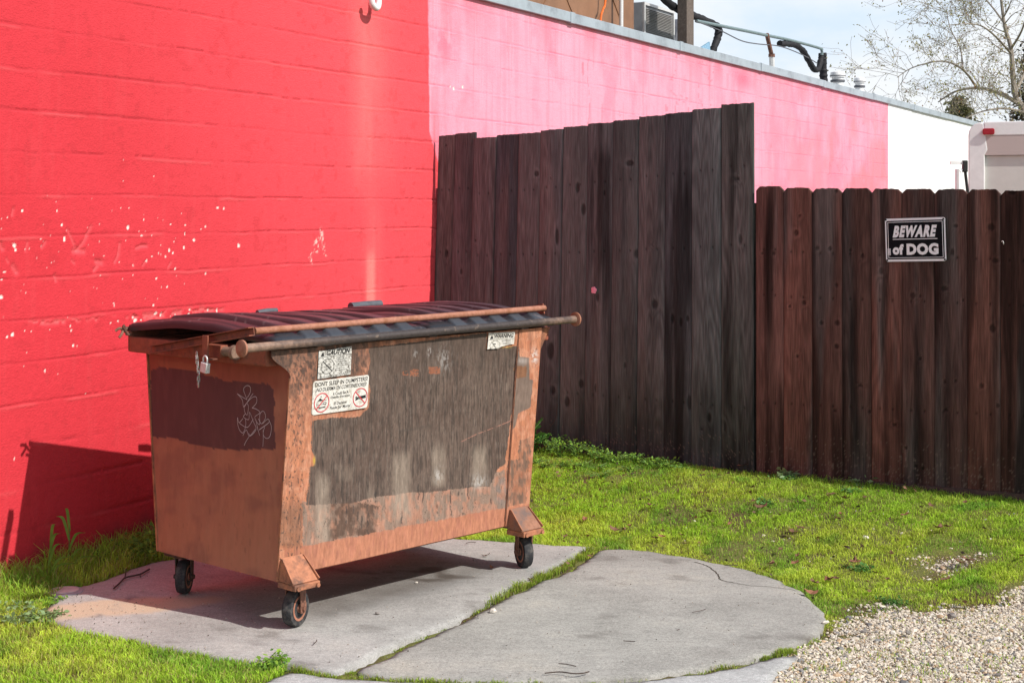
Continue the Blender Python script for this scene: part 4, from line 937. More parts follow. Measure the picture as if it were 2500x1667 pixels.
# ---- warning sign
so = FC + LFN * 0.013
def sgp(zx, zy): return Vector(on_plane(2100 + zx / 5.88, 480 + zy / 5.88, so, LFN))
tl, tr, br, bl = sgp(357, 318), sgp(1220, 297), sgp(1240, 922), sgp(375, 938)
ex = ((tr - tl) + (br - bl)).normalized(); ez = Vector(tuple(-(-LFN))).normalized(); ey = ez.cross(ex).normalized()
cen = (tl + tr + br + bl) / 4; sw = ((tr - tl).length + (br - bl).length) / 2; sh_ = ((tl - bl).length + (tr - br).length) / 2
sg = thing('warning_sign', 'small black and white dog warning sign screwed to the low fence', 'sign', tuple(cen))
SM = frame(ex, ey, ez)
MB().prism(rrect(-sw / 2, -sh_ / 2, sw / 2, sh_ / 2, 0.012), SM, 0.002).build('plate', 'signwhite', sg)
def sx(zx, zy):      # photo crop -> sign coordinates, sign taken as a rectangle
    q = sgp(zx, zy) - cen; return q.dot(ex), q.dot(ey)
def up(vs, z): return [(a, b, z) for a, b, c in vs]
x0, y0 = sx(385, 905); x1, y1 = sx(1192, 330); hx, hy = (abs(x0) + abs(x1)) / 2, (abs(y0) + abs(y1)) / 2
MB().prism(rrect(-hx, -hy, hx, hy, 0.008), SM @ Matrix.Translation((0, 0, 0.0021)), 0.0006).build('black_field', 'signblack', sg)
b = MB(); ix, iy = hx - 0.0075, hy - 0.0075; w = 0.0028
for r_ in ((-ix, iy - w, ix, iy), (-ix, -iy, ix, -iy + w), (-ix, -iy + w, -ix + w, iy - w), (ix - w, -iy + w, ix, iy - w)):
    b.prism([(r_[0], r_[1]), (r_[2], r_[1]), (r_[2], r_[3]), (r_[0], r_[3])], SM @ Matrix.Translation((0, 0, 0.0029)), 0.0004)
b.build('border_line', 'signwhite', sg)
b = MB()
for txt, l, r_, t_, bt, shr, bold in (('BEWARE', 470, 1105, 400, 585, 0.22, 0.06), ('of', 472, 625, 682, 838, 0.0, 0.06), ('DOG', 672, 1125, 665, 840, 0.0, 0.06)):
    xa, yb_ = sx(l, bt + (6 if txt == 'BEWARE' else 0)); xb, yt_ = sx(r_, t_ + (0 if txt != 'BEWARE' else 3))
    vs, fs = text_mesh(txt, xb - xa, yt_ - yb_, shr, bold, 1.22 if txt == 'BEWARE' else 1.1); b.add([(xa + p[0], yb_ + p[1], 0.0032) for p in vs], fs, SM)
xa, ya = sx(472, 616); xb, yb_ = sx(1112, 605)
b.prism([(xa, ya - .0018), (xb, ya - .0018), (xb, ya + .0018), (xa, ya + .0018)], SM @ Matrix.Translation((0, 0, 0.0029)), 0.0004)
b.build('lettering', 'signwhite', sg)
b = MB()
for px_, py_ in ((370, 336), (1196, 320), (1218, 903), (392, 913)):
    xa, ya = sx(px_, py_); MB().lathe([(0.0055, 0), (0.0055, 0.0015), (0.003, 0.003)], SM @ Matrix.Translation((xa, ya, 0.002)), 12).build('screw', 'ink', sg)
xa, ya = sx(402, 842); xb, yb_ = sx(440, 748)
MB().prism([(xa, ya), (xb, ya), (xb, yb_), (xa, yb_)], SM @ Matrix.Translation((0, 0, 0.0032)), 0.0004).build('price_label', 'signwhite', sg)
b = MB(); yy = ya + 0.002
while yy < yb_ - 0.002:
    h_ = random.uniform(.0006, .0016); b.prism([(xa + .004, yy), (xb - .001, yy), (xb - .001, yy + h_), (xa + .004, yy + h_)], SM @ Matrix.Translation((0, 0, 0.0037)), 0.0002); yy += h_ + random.uniform(.0008, .0016)
b.build('price_label_print', 'acgrey', sg)
# bent white staple on the right hand boards
st0 = Vector(on_plane(2448, 592, so, LFN))
o = MB().tube([tuple(Vector((a, b_, c_))) for a, b_, c_ in smooth_path([(-.006, .004, 0), (0, .008, .006), (.006, .004, .008), (.007, -.004, .006), (.005, -.010, 0)], 5)], 0.0022, 8).build('bent_staple', 'white', None, smooth=True)
o.matrix_world = frame(tuple(LFD), (0, 0, 1), tuple(LFN), tuple(st0)); props(o, 'tiny bent white staple in the fence board right of the sign', 'staple')

# ================================================================== DUMPSTER
dm = thing('dumpster', 'battered orange brown wheeled dumpster with grey overpaint and closed dark plastic lids', 'dumpster', tuple(D0), DA)
UL, UR = -0.10, 1.46
def fv(z): return -0.095 * (z - 0.22)
def z1px(u, z, off=0.0):
    P = D0 + DU * np.asarray(u)[..., None] + DV * (fv(np.asarray(z)) - off)[..., None]; P = P + 0.0; P[..., 2] = z
    px, py = project(P); return (px - 640) * 2.529, (py - 780) * 2.529
OR = np.array([0.43, 0.178, 0.098]); ORL = np.array([0.48, 0.225, 0.138]); GRY = np.array([0.138, 0.094, 0.075])
greyP = [(655, 175), (1385, 80), (1385, 182), (1582, 163), (1560, 430), (1535, 640), (1500, 890), (1445, 935), (1410, 1030), (1300, 1035), (1130, 1054), (1000, 1068), (930, 1062), (800, 1085), (700, 1092), (560, 1132), (330, 1142), (265, 1142), (290, 905), (326, 900), (326, 845), (296, 800), (302, 625), (420, 606), (600, 600), (655, 545), (668, 450), (650, 340), (668, 250)]
def paint_front(u, z):
    X, Y = z1px(u, z); sh_p = X.shape
    f1 = fbm(X / 40, Y / 40, 201, 4); f2 = fbm(X / 9, Y / 34, 202, 4); drip = fbm(X / 5.5, Y / 90, 203, 3); sp = fbm(X / 7, Y / 11, 204, 2)
    Xw = X + (fbm(X / 22, Y / 22, 205, 3) - 0.5) * 26; Yw = Y + (fbm(X / 22, Y / 22, 206, 3) - 0.5) * 26
    c = np.ones(sh_p + (3,)) * OR
    c = mixc(c, ORL, sstep(0.4, 0.65, f1)); c = c * (0.80 + 0.40 * fbm(X / 3.2, Y / 80, 265, 3))[..., None]; c = mixc(c, (0.24, 0.105, 0.068), sstep(0.55, 0.72, fbm(X / 30, Y / 110, 266, 4)) * 0.55); c = mixc(c, (0.42, 0.15, 0.085), sstep(0.52, 0.75, f2) * 0.6)
    fine_ = fbm(X / 4.5, Y / 10, 260, 3)
    w2x = (fbm(X / 9, Y / 14, 261, 3) - 0.5) * 40; w2y = (fbm(X / 7, Y / 22, 262, 3) - 0.5) * 60
    def ragged(poly, soft=1.0):
        k = (in_poly(Xw * .5 + X * .5, Yw * .45 + Y * .55, poly) * 1.0 + in_poly(X + w2x * soft, Y + w2y * soft, poly) + in_poly(X - w2y * .4 * soft, Y + w2x * soft, poly) + in_poly(Xw + w2x * .5 * soft, Yw - w2y * .5 * soft, poly)) / 4
        return sstep(0.30, 0.70, k + (fine_ - 0.5) * 0.7 * (k > 0.01) * (k < 0.99))
    # upper left, grimy and pitted around the labels
    ul = sstep(740, 580, X) * sstep(680, 300, Y)
    c = mixc(c, (0.22, 0.11, 0.078), ul * 0.5); c = mixc(c, (0.10, 0.065, 0.05), ul * sstep(0.42, 0.62, fbm(X / 60, Y / 90, 241, 4)) * 0.75); c = mixc(c, (0.060, 0.042, 0.036), ul * sstep(0.46, 0.66, fbm(X / 11, Y / 24, 207, 4)) * 0.8)
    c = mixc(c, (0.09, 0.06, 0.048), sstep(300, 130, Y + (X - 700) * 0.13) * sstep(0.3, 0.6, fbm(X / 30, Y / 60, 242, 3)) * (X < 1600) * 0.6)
    # bottom right of post etc
    low = sstep(1040, 1140, Y + (X - 700) * 0.10)
    dustz = ragged([(240, 1120), (700, 1080), (1500, 930), (1510, 1165), (1100, 1240), (700, 1325), (245, 1400)], 1.0)
    c = mixc(c, (0.33, 0.20, 0.15), dustz * (0.45 + 0.5 * f1)); c = mixc(c, (0.22, 0.165, 0.13), dustz * sstep(0.38, 0.6, fbm(X / 24, Y / 55, 244, 4)) * 0.8)
    br = ragged([(405, 1140), (560, 1120), (720, 1150), (700, 1330), (560, 1330), (405, 1370)], 1.6); c = mixc(c, (0.105, 0.064, 0.047), br * (0.35 + 0.6 * sstep(0.3, 0.6, fbm(X / 26, Y / 44, 208, 4))))
    g = ragged(greyP, 0.55)
    gc = GRY * 0.76 * np.ones(sh_p + (3,)); gc = mixc(gc, (0.128, 0.092, 0.074), sstep(0.42, 0.7, fbm(X / 120, Y / 150, 209, 3)) * 0.8)
    gc = mixc(gc, (0.060, 0.045, 0.038), sstep(0.46, 0.70, drip) * 0.9); hair = fbm(X / 2.6, Y / 110, 263, 2); gc = gc * (0.72 + 0.56 * hair)[..., None]; gc = mixc(gc, (0.19, 0.15, 0.125), sstep(0.66, 0.80, fbm(X / 3.4, Y / 70, 264, 2)) * 0.55); gc = mixc(gc, (0.165, 0.122, 0.098), sstep(0.52, 0.75, f2) * 0.35)
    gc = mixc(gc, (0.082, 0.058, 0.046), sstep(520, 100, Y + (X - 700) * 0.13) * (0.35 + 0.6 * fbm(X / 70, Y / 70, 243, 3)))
    c = c * (1 - g[..., None]) + gc * g[..., None]
    # pale vertical smears of old wash-down
    for x0, x1, y0, y1, a in ((335, 415, 930, 1395, .8), (810, 910, 800, 1250, .75), (1055, 1130, 760, 1040, .75), (1300, 1390, 760, 1045, .75), (640, 690, 1010, 1140, .35), (470, 560, 890, 1000, .35)):
        m = np.exp(-((X - (x0 + x1) / 2) / ((x1 - x0) * 0.55)) ** 4) * sstep(y0 - 20, y0 + 90, Y) * sstep(y1 + 20, y1 - 40, Y) * (0.35 + 0.8 * fbm(X / 12, Y / 70, 210, 3))
        c = mixc(c, (0.35, 0.285, 0.225), m * a * 0.85)
    for x0, y0, rx, ry, a in ((1340, 1000, 40, 40, .6), (1090, 960, 22, 40, .6), (1120, 250, 40, 70, .35), (1035, 205, 12, 28, .8), (950, 215, 14, 25, .5)):
        m = np.exp(-((X - x0) / rx) ** 2 - ((Y - y0) / ry) ** 2) * sstep(0.42, 0.62, fbm(X / 8, Y / 20, 211, 3)); c = mixc(c, (0.50, 0.48, 0.46), m * a)
    # scraped-through rusty rectangles
    for x0, y0, x1, y1 in ((915, 305, 968, 350), (1030, 292, 1098, 335), (865, 318, 905, 345)):
        m = (Xw * .4 + X * .6 > x0) & (X < x1) & (Yw * .5 + Y * .5 > y0) & (Y < y1) & (fbm(X / 9, Y / 9, 212, 3) > (0.38 if x0 > 900 else 0.52)); c = mixc(c, (0.27, 0.10, 0.055), m * 0.85)
    # dent shade painted as a dark line, and the long scratch
    m = np.exp(-seg_dist(X, Y, [(850, 688), (930, 678), (1040, 655)]) / 8); c = mixc(c, (0.07, 0.058, 0.05), m * 0.55)
    m = np.exp(-(seg_dist(X, Y, [(1225, 755), (1330, 705), (1400, 680), (1530, 628), (1615, 592)]) / 2.6) ** 2) * sstep(0.3, 0.5, fbm(X / 8, Y / 8, 213, 2)); c = mixc(c, (0.42, 0.20, 0.15), m * 0.8)
    # runs and black flecks
    fl = sstep(0.0, 0.05, fbm(X / 3.2, Y / 9.5, 214, 2) + 0.26 * fbm(X / 50, Y / 70, 245, 3) - (0.955 - 0.03 * dustz - 0.05 * ul)); c = mixc(c, (0.045, 0.036, 0.032), fl * 0.75)
    for k, (xr, ya, yb_) in enumerate(((520, 1150, 1260), (560, 1140, 1200), (590, 1160, 1240), (650, 1100, 1330), (700, 1060, 1130), (690, 1150, 1200), (615, 1210, 1290), (965, 1020, 1130), (995, 1050, 1135), (1165, 1060, 1210), (1215, 1060, 1090), (1235, 1065, 1080), (1275, 1035, 1110), (1240, 1160, 1205), (1412, 1105, 1140), (860, 1170, 1260), (1085, 1140, 1200), (1075, 1250, 1330), (1140, 1245, 1340), (525, 1390, 1480), (1225, 1200, 1260), (370, 630, 900), (420, 620, 760), (440, 640, 880), (555, 610, 900), (700, 250, 600), (1200, 200, 500), (870, 400, 760))):
        m = np.exp(-((X - xr - (fbm(Y / 30, Y * 0 + k, 215, 2) - .5) * 14) / (4.2 if k < 21 else 2.6)) ** 2) * sstep(ya - 8, ya + 8, Y) * sstep(yb_ + 8, yb_ - 8, Y) * sstep(0.30, 0.5, fbm(X / 6, Y / 14, 216 + k, 2)); c = mixc(c, (0.045, 0.038, 0.036), m * (0.92 if k < 21 else 0.5))
    # left post: flaked, dirty lower part
    lpm = sstep(262, 240, X + (Y - 800) * 0.02) * (X > -60)
    c = mixc(c, (0.155, 0.085, 0.055), lpm * sstep(1080, 1200, Yw) * sstep(1420, 1380, Y) * (0.3 + 0.6 * f2)); c = mixc(c, (0.07, 0.05, 0.043), lpm * (fbm(X / 8, Y / 18, 240, 3) > 0.66) * 0.75)
    # right post: grey patch, rust and white scuffs
    rp = sstep(1500, 1512, X + (Y - 1100) * -0.085)
    gp = in_poly(Xw * .4 + X * .6, Yw * .4 + Y * .6, [(1570, 190), (1590, 230), (1640, 235), (1645, 370), (1668, 372), (1650, 540), (1575, 580), (1555, 660), (1535, 680), (1560, 420)]); c = mixc(c, (0.155, 0.125, 0.105), gp * 0.9)
    rs = in_poly(Xw, Yw, [(1565, 290), (1628, 285), (1625, 350), (1560, 360)]); c = mixc(c, (0.22, 0.095, 0.045), rs * 0.8)
    wh = np.exp(-((X - 1675) / 20) ** 2 - ((Y - 230) / 42) ** 2) * sstep(0.4, 0.55, fbm(X / 9, Y / 9, 217, 3)) + 0.4 * np.exp(-((X - 1600) / 30) ** 2 - ((Y - 255) / 18) ** 2); c = mixc(c, (0.60, 0.55, 0.52), wh * 0.9)
    rl = in_poly(Xw, Yw, [(1515, 870), (1640, 850), (1625, 1130), (1500, 1150)]) | in_poly(Xw, Yw, [(1580, 750), (1660, 720), (1640, 900), (1570, 880)]); c = mixc(c, (0.15, 0.095, 0.07), rl * (0.35 + 0.6 * sstep(0.35, 0.65, fbm(X / 16, Y / 50, 218, 3))))
    bl_ = np.exp(-((X - 1475) / 28) ** 2 - ((Y - 1060) / 70) ** 2); c = mixc(c, (0.13, 0.14, 0.15), bl_ * 0.7 * sstep(0.35, 0.6, f1))
    ye = np.exp(-((X - 322) / 7) ** 2 - ((Y - 870) / 22) ** 2) + np.exp(-((X - 1500) / 35) ** 2 - ((Y - 168) / 7) ** 2) * sstep(.4, .55, fbm(X / 6, Y / 6, 219, 2)); c = mixc(c, (0.50, 0.40, 0.03), ye * 0.7)
    # foot strip repainted, a little cleaner
    foot = (Y > 1400 - (X - 245) * 0.192 + (f1 - 0.5) * 24); c = mixc(c, (0.42, 0.178, 0.108), foot * (X > 250) * 0.85); c = mixc(c, (0.37, 0.15, 0.10), foot * sstep(0.5, 0.7, fbm(X / 14, Y / 60, 220, 3)) * 0.7)
    return c
def grid_part(name, uf, zf, nu, nz, vfn, parent=dm, paint=paint_front, mat='front'):
    """curved plate over a (u, z) grid; uf(a, b) and zf(a, b) give coordinates from unit parameters"""
    A, B = np.meshgrid(np.linspace(0, 1, nu), np.linspace(0, 1, nz), indexing='ij'); U, Zz = uf(A, B), zf(A, B)
    P = np.stack([U, vfn(U, Zz), Zz], -1)
    return link(name, np_mesh(name, P.reshape(-1, 3), grid_faces(nu, nz)[:, ::-1], paint(U, Zz).reshape(-1, 3), True), mat, parent)
def dentv(U, Z): return fv(Z) + (fbm(U * 3.1, Z * 3.1, 230, 3) - 0.5) * 0.012 + 0.004 * np.exp(-((U - 0.62) / 0.12) ** 2 - ((Z - 0.72) / 0.06) ** 2)
grid_part('front_panel', lambda a, b: 0.035 + a * (1.305 - 0.035), lambda a, b: 0.222 + b * 0.96, 500, 370, dentv)
o = grid_part('corner_post', lambda a, b: (UL - 0.105 * sstep(0.0, 1.0, np.clip((b - 0.885) / 0.10, 0, 1))) * (1 - a) + 0.042 * a, lambda a, b: 0.205 + b * 0.975, 60, 370, lambda U, Z: fv(Z) - 0.007)
o['label'] = 'left corner post of the front, orange with black flecks'
o = grid_part('corner_post', lambda a, b: 1.302 + a * (UR - 1.302 + 0.004), lambda a, b: 0.222 + b * 0.96, 60, 370, lambda U, Z: fv(Z) - 0.007)
o['label'] = 'right corner post of the front, with grey patch and rust'
# edges of the corner posts so they read as folded plate
b = MB()
for ua, ub, sgn in ((UL - 0.0005, 0.042, 1), (1.302, UR + 0.004, 1)):
    for uu in (ua, ub):
        b = MB()
        if uu < 0 : b.bar((uu + .001, fv(0.205) - 0.002, 0.205), (uu + .001, fv(1.06) - 0.002, 1.06), 0.003, 0.009, (0, 1, 0))
        else: b.bar((uu, fv(0.222) - 0.002, 0.222), (uu, fv(1.18) - 0.002, 1.18), 0.003, 0.009, (0, 1, 0))
        b.build('folded_edge', 'orange', dm)
b = MB(); b.bar((1.2985, fv(0.25) - 0.001, 0.25), (1.2985, fv(1.16) - 0.001, 1.16), 0.004, 0.004, (0, 1, 0))
b.build('weld_seam', 'rust', dm)
# right gusset flaring out under the rail
MB().add([(UR + .002, fv(1.18) - .005, 1.178), (UR + 0.095, fv(1.18) + .02, 1.178), (UR + .002, fv(1.06) - .005, 1.062), (UR + .002, fv(1.18) + .05, 1.178), (UR + .002, fv(1.06) + 0.04, 1.062)], [(0, 2, 1), (1, 2, 4, 3), (0, 1, 3)]).build('gusset', 'orange', dm)
# end panel
def paint_end(v, z):
    P = D0 + DU * UL + DV * np.asarray(v)[..., None]; P = P + 0.0; P[..., 2] = z
    px, py = project(P); X = (px - 280) * 3.92; Y = (py - 700) * 3.92
    Xw = X + (fbm(X / 45, Y / 45, 251, 3) - 0.5) * 50; Yw = Y + (fbm(X / 45, Y / 45, 252, 3) - 0.5) * 45
    f1 = fbm(X / 260, Y / 260, 253, 4); f2 = fbm(X / 40, Y / 260, 254, 4)
    c = np.ones(X.shape + (3,)) * np.array([0.38, 0.150, 0.094]); c = mixc(c, (0.29, 0.115, 0.08), sstep(0.4, 0.7, f1)); c = mixc(c, (0.38, 0.165, 0.105), sstep(0.5, 0.75, f2) * 0.5)
    # oxide red under the rim
    c = mixc(c, (0.25, 0.07, 0.045), sstep(960, 760, Yw - (X - 300) * 0.12) * 0.85)
    c = mixc(c, (0.31, 0.115, 0.065), in_poly(Xw, Yw, [(400, 700), (900, 760), (1000, 880), (760, 860), (420, 770)]) * 0.6)
    pt = in_poly(Xw * .5 + X * .5, Yw * .5 + Y * .5, [(335, 800), (420, 770), (700, 800), (900, 850), (1050, 900), (1300, 920), (1460, 930), (1520, 990), (1525, 1340), (1530, 1560), (1400, 1555), (1150, 1570), (900, 1545), (700, 1500), (560, 1450), (345, 1440)])
    c = mixc(c, (0.085, 0.042, 0.045), pt * (0.95)); c = mixc(c, (0.135, 0.062, 0.06), pt * sstep(.5, .75, f2) * 0.5)
    c = mixc(c, (0.16, 0.07, 0.05), sstep(0.72, 0.80, fbm(X / 10, Y / 120, 256, 3)) * 0.35 * (1 - pt))
    rim_ = np.minimum(np.abs(X - 1600 - 0), 60) / 60; c = mixc(c, (0.34, 0.13, 0.08), (1 - rim_) * 0.4)
    return c
A, B = np.meshgrid(np.linspace(0, 1, 130), np.linspace(0, 1, 130), indexing='ij')
zb_, zt_ = 0.203, 1.125
Zg = zb_ + B * (zt_ - zb_); Vg = (fv(Zg)) * (1 - A) + (0.868 + 0.082 * B) * A
Ug = UL + 0.004 + (fbm(Vg * 3, Zg * 3, 258, 3) - 0.5) * 0.008 + 0.012 * np.exp(-((Vg - .45) / .3) ** 2 - ((Zg - .6) / .25) ** 2)
o = link('side_panel', np_mesh('side_panel', np.stack([Ug, Vg, Zg], -1).reshape(-1, 3), grid_faces(130, 130), paint_end(Vg, Zg).reshape(-1, 3), True), 'end', dm)
o['label'] = 'left end panel with dark maroon patch and pale scribble'
# inner shell, far end, back and floor
b = MB()
def quadbox(p, off): # plate from 4 points thickened by off
    v8 = [tuple(q) for q in p] + [tuple(Vector(q) + Vector(off)) for q in p]
    b.add(v8, [(0, 1, 2, 3), (7, 6, 5, 4), (0, 4, 5, 1), (1, 5, 6, 2), (2, 6, 7, 3), (3, 7, 4, 0)])
quadbox([(UR, fv(.205), .205), (UR, .868, .205), (UR, .95, 1.12), (UR, fv(1.12), 1.12)], (-.012, 0, 0))
quadbox([(UL, .868, .203), (UR, .868, .203), (UR, .95, 1.12), (UL, .95, 1.12)], (0, -.010, 0))
quadbox([(UL + .02, fv(.21) + .02, .212), (UR - .02, fv(.21) + .02, .212), (UR - .02, .86, .212), (UL + .02, .86, .212)], (0, 0, .012))
b.build('body_shell', 'orange', dm)
b = MB(); quadbox([(UL + .025, fv(.23) + .03, .23), (UR - .03, fv(.23) + .03, .23), (UR - .03, fv(1.17) + .03, 1.17), (UL + .025, fv(1.17) + .03, 1.17)], (0, .008, 0))
quadbox([(UL + .03, .03, .24), (UL + .03, .84, .24), (UL + .03, .91, 1.12), (UL + .03, -.03, 1.12)], (.008, 0, 0)); b.build('inner_wall', 'inside', dm)
# rim
b = MB(); b.box((-0.20, -0.06, 1.112), (UL + 0.004, 0.932, 1.182)); b.box((UR - .002, -0.06, 1.112), (UR + 0.10, 0.932, 1.182)); b.box((UL + .006, 0.885, 1.112), (UR - .004, 0.930, 1.180)); b.box((-0.195, 0.9305, 1.112), (UR + .095, 0.955, 1.212))
o = b.build('rim', 'redox', dm, bevel=0.010, seg=3)
MB().tube([(-0.37, -0.12, 1.203), (1.69, -0.12, 1.212)], 0.0178, 20).build('lift_rail', 'rail', dm, smooth=True)
for u_, m_ in ((-0.372, -1), (1.692, 1)):
    b = MB(); b.lathe([(0.030, -0.006), (0.035, -0.004), (0.035, 0.004), (0.030, 0.006)], frame((0, 1, 0), (0, 0, 1), (1, 0, 0), (u_, -0.12, 1.203 if m_ < 0 else 1.212)), 24); b.build('rail_cap', 'bar', dm, smooth=True)
for ub_ in (0.06, 0.68, 1.30): MB().box((ub_, -0.112, 1.183), (ub_ + .05, -0.06, 1.196)).build('rail_bracket', 'rail', dm)
b = MB(); b.box((-0.245, 0.19, 1.138), (-0.203, 0.395, 1.188)); b.build('latch_sleeve', 'redox', dm, bevel=0.004)
MB().tube([(-0.224, 0.192, 1.163), (-0.224, 0.13, 1.163), (-0.224, 0.129, 1.163), (-0.224, 0.105, 1.163)], [0.020, 0.020, 0.030, 0.030], 16).build('latch_pipe', 'rail', dm, smooth=True)
# lock bar: channel arm on the end, bar across the lids
b = MB()
pa, pb = Vector((-0.262, 0.66, 1.143)), Vector((-0.262, -0.055, 1.262)); dr = (pb - pa).normalized(); upv = Vector((1, 0, 0)).cross(dr); upv = -upv if upv.z < 0 else upv
def chan(p, q, hgt, dep, t_):
    M_ = frame(tuple((q - p).normalized()), (1, 0, 0), tuple((q - p).normalized().cross(Vector((1, 0, 0)))), p); L = (q - p).length
    b.box((0, 0, -hgt / 2), (L, t_, hgt / 2), M_); b.box((0, -dep, hgt / 2 - t_), (L, 0, hgt / 2), M_); b.box((0, -dep, -hgt / 2), (L, 0, -hgt / 2 + t_), M_)
chan(pa, pb, 0.036, 0.026, 0.004)
b.build('lock_arm', 'redox', dm)
MB().tube([(-0.256, -0.052, 1.262), (1.535, -0.052, 1.272)], 0.0145, 18).build('lock_bar', 'bar', dm, smooth=True)
b = MB(); b.bar((1.53, -0.052, 1.27), (1.575, 0.5, 1.16), 0.006, 0.05); b.build('lock_arm', 'redox', dm)
b = MB(); b.box((-0.300, 0.205, 1.120), (-0.294, 0.243, 1.232)); b.box((-0.294, 0.205, 1.128), (-0.246, 0.243, 1.134)); b.build('hasp', 'redox', dm, bevel=0.002)
# lids
def lid(u0, u1, seed, lift):
    nu, nv = 150, 90
    A, B = np.meshgrid(np.linspace(0, 1, nu), np.linspace(0, 1, nv), indexing='ij')
    U = u0 + A * (u1 - u0); V_ = -0.115 + B * 1.055
    sag = (fbm(U * 2.6, V_ * 1.7, seed, 3) - 0.5) * 0.034 * sstep(-0.1, 0.15, V_)
    Zl = 1.230 + 0.042 * np.sin(np.pi * np.clip(B, 0, 1) ** 0.85) ** 0.9 * 0.80 + lift * (1 - A) ** 4 * sstep(0.05, 0.7, B)* 0.062 - 0.006 * B + sag
    pitch = 0.137; ph_ = (U - u0 - 0.155) / pitch; fr = ph_ - np.floor(ph_)
    band = sstep(0.02, 0.14, fr) * sstep(0.72, 0.56, fr) * (ph_ > 0) * (U < u1 - 0.03)
    ends = sstep(-0.112, -0.045, V_) * sstep(0.90, 0.84, V_)
    Zl = Zl + (0.017 + 0.009 * sstep(-.05, .2, V_)) * band * ends
    flr = (U - u0 > 0.035) * (U - u0 < 0.135) ; Zl = Zl + 0.008 * sstep(0.03, 0.05, U - u0) * sstep(0.145, 0.13, U - u0) * ends
    e = np.minimum(np.minimum(A * (u1 - u0), (1 - A) * (u1 - u0)), np.minimum(B * 1.055, (1 - B) * 1.055)); Zl = Zl - 0.010 * np.exp(-e / 0.010)
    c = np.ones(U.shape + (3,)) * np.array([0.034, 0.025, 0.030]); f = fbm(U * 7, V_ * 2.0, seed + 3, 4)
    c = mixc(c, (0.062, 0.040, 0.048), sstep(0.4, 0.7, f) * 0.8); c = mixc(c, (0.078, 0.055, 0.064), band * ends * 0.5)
    c = mixc(c, (0.026, 0.030, 0.038), sstep(0.12, -0.02, V_) * 0.9); c = c * (0.72 if u0 > .5 else 1.0); c = mixc(c, (0.050, 0.056, 0.068), sstep(0.10, -0.03, V_) * band * 0.9); c = mixc(c, (0.020, 0.014, 0.017), (1 - band) * (ph_ > 0) * ends * 0.55 * (V_ > -.04))  # sky reflection painted bluish on the front ridges, shade painted into the grooves
    sc = (fbm(U * 9, V_ * 40 + U * 30, seed + 5, 2) > 0.80) ; c = mixc(c, (0.24, 0.19, 0.19), sc * 0.35)
    P = np.stack([U, V_, Zl], -1).reshape(-1, 3); idx = np.arange(nu * nv).reshape(nu, nv)
    rim = np.concatenate([idx[:, 0], idx[-1, 1:], idx[-2::-1, -1], idx[0, -2:0:-1]]); n0 = len(P); L_ = len(rim)
    sk1 = P[rim].copy(); sk1[:, 2] -= 0.016; sk2 = P[rim].copy(); sk2[:, 2] -= 0.030
    cenu, cenv = (u0 + u1) / 2, 0.41
    for s__, q_ in ((sk1, 0.004), (sk2, -0.002)):
        s__[:, 0] += np.sign(s__[:, 0] - cenu) * q_ * (np.abs(s__[:, 0] - cenu) > (u1 - u0) / 2 - 1e-4); s__[:, 1] += np.sign(s__[:, 1] - cenv) * q_ * (np.abs(s__[:, 1] - cenv) > 0.525)
    sk3 = P[rim].copy(); sk3[:, 2] -= 0.026; sk3[:, 0] = cenu + (sk3[:, 0] - cenu) * 0.965; sk3[:, 1] = cenv + (sk3[:, 1] - cenv) * 0.965
    ia = rim; fl = [grid_faces(nu, nv)]
    prev = rim
    P2 = np.vstack([P, sk1, sk2, sk3]); cc = c.reshape(-1, 3); sc_ = mixc(cc[rim], (0.036, 0.036, 0.042), np.full(L_, 0.7))  # bluish dark edge skirt, shade and sky reflection put into its colour
    for k in range(3):
        cur = n0 + k * L_ + np.arange(L_); fl.append(np.stack([prev, cur, np.roll(cur, -1), np.roll(prev, -1)], 1)); prev = cur
    C2 = np.vstack([cc, sc_, sc_, sc_ * 0.5])
    return np_mesh('lid', P2, fl, C2, True)
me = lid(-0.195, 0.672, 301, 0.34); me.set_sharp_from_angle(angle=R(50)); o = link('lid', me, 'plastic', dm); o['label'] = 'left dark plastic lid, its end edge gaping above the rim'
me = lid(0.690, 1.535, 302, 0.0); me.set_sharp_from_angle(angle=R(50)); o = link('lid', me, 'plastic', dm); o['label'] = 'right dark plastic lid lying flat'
MB().tube([(-0.21, 0.958, 1.215), (1.50, 0.958, 1.215)], 0.011, 10).build('hinge_rod', 'rust', dm, smooth=True)
for ua, ub in ((1.17, 1.38), (0.56, 0.68)):
    MB().tube([(ua, 0.975, 1.250), (ub * 0.5 + ua * 0.5, 0.975, 1.254), (ub, 0.975, 1.256)], [0.024, 0.023, 0.022] if ua > 1 else [0.014, 0.016, 0.013], 12).build('hinge_sleeve', 'plasticgrey', dm, smooth=True)
b = MB()
for pts in ([(-0.20, .94, 1.195), (-0.225, .945, 1.212), (-0.245, .94, 1.222), (-0.262, .95, 1.21)], [(-0.225, .945, 1.212), (-0.24, .93, 1.198), (-0.255, .93, 1.180)], [(-0.21, .94, 1.20), (-0.23, .935, 1.225), (-0.225, .93, 1.235)], [(-0.20, .925, 1.19), (-0.225, .92, 1.196)]):
    b.tube(smooth_path(pts, 4), 0.0065, 7)
b.build('hinge_pin', 'rust', dm, smooth=True)
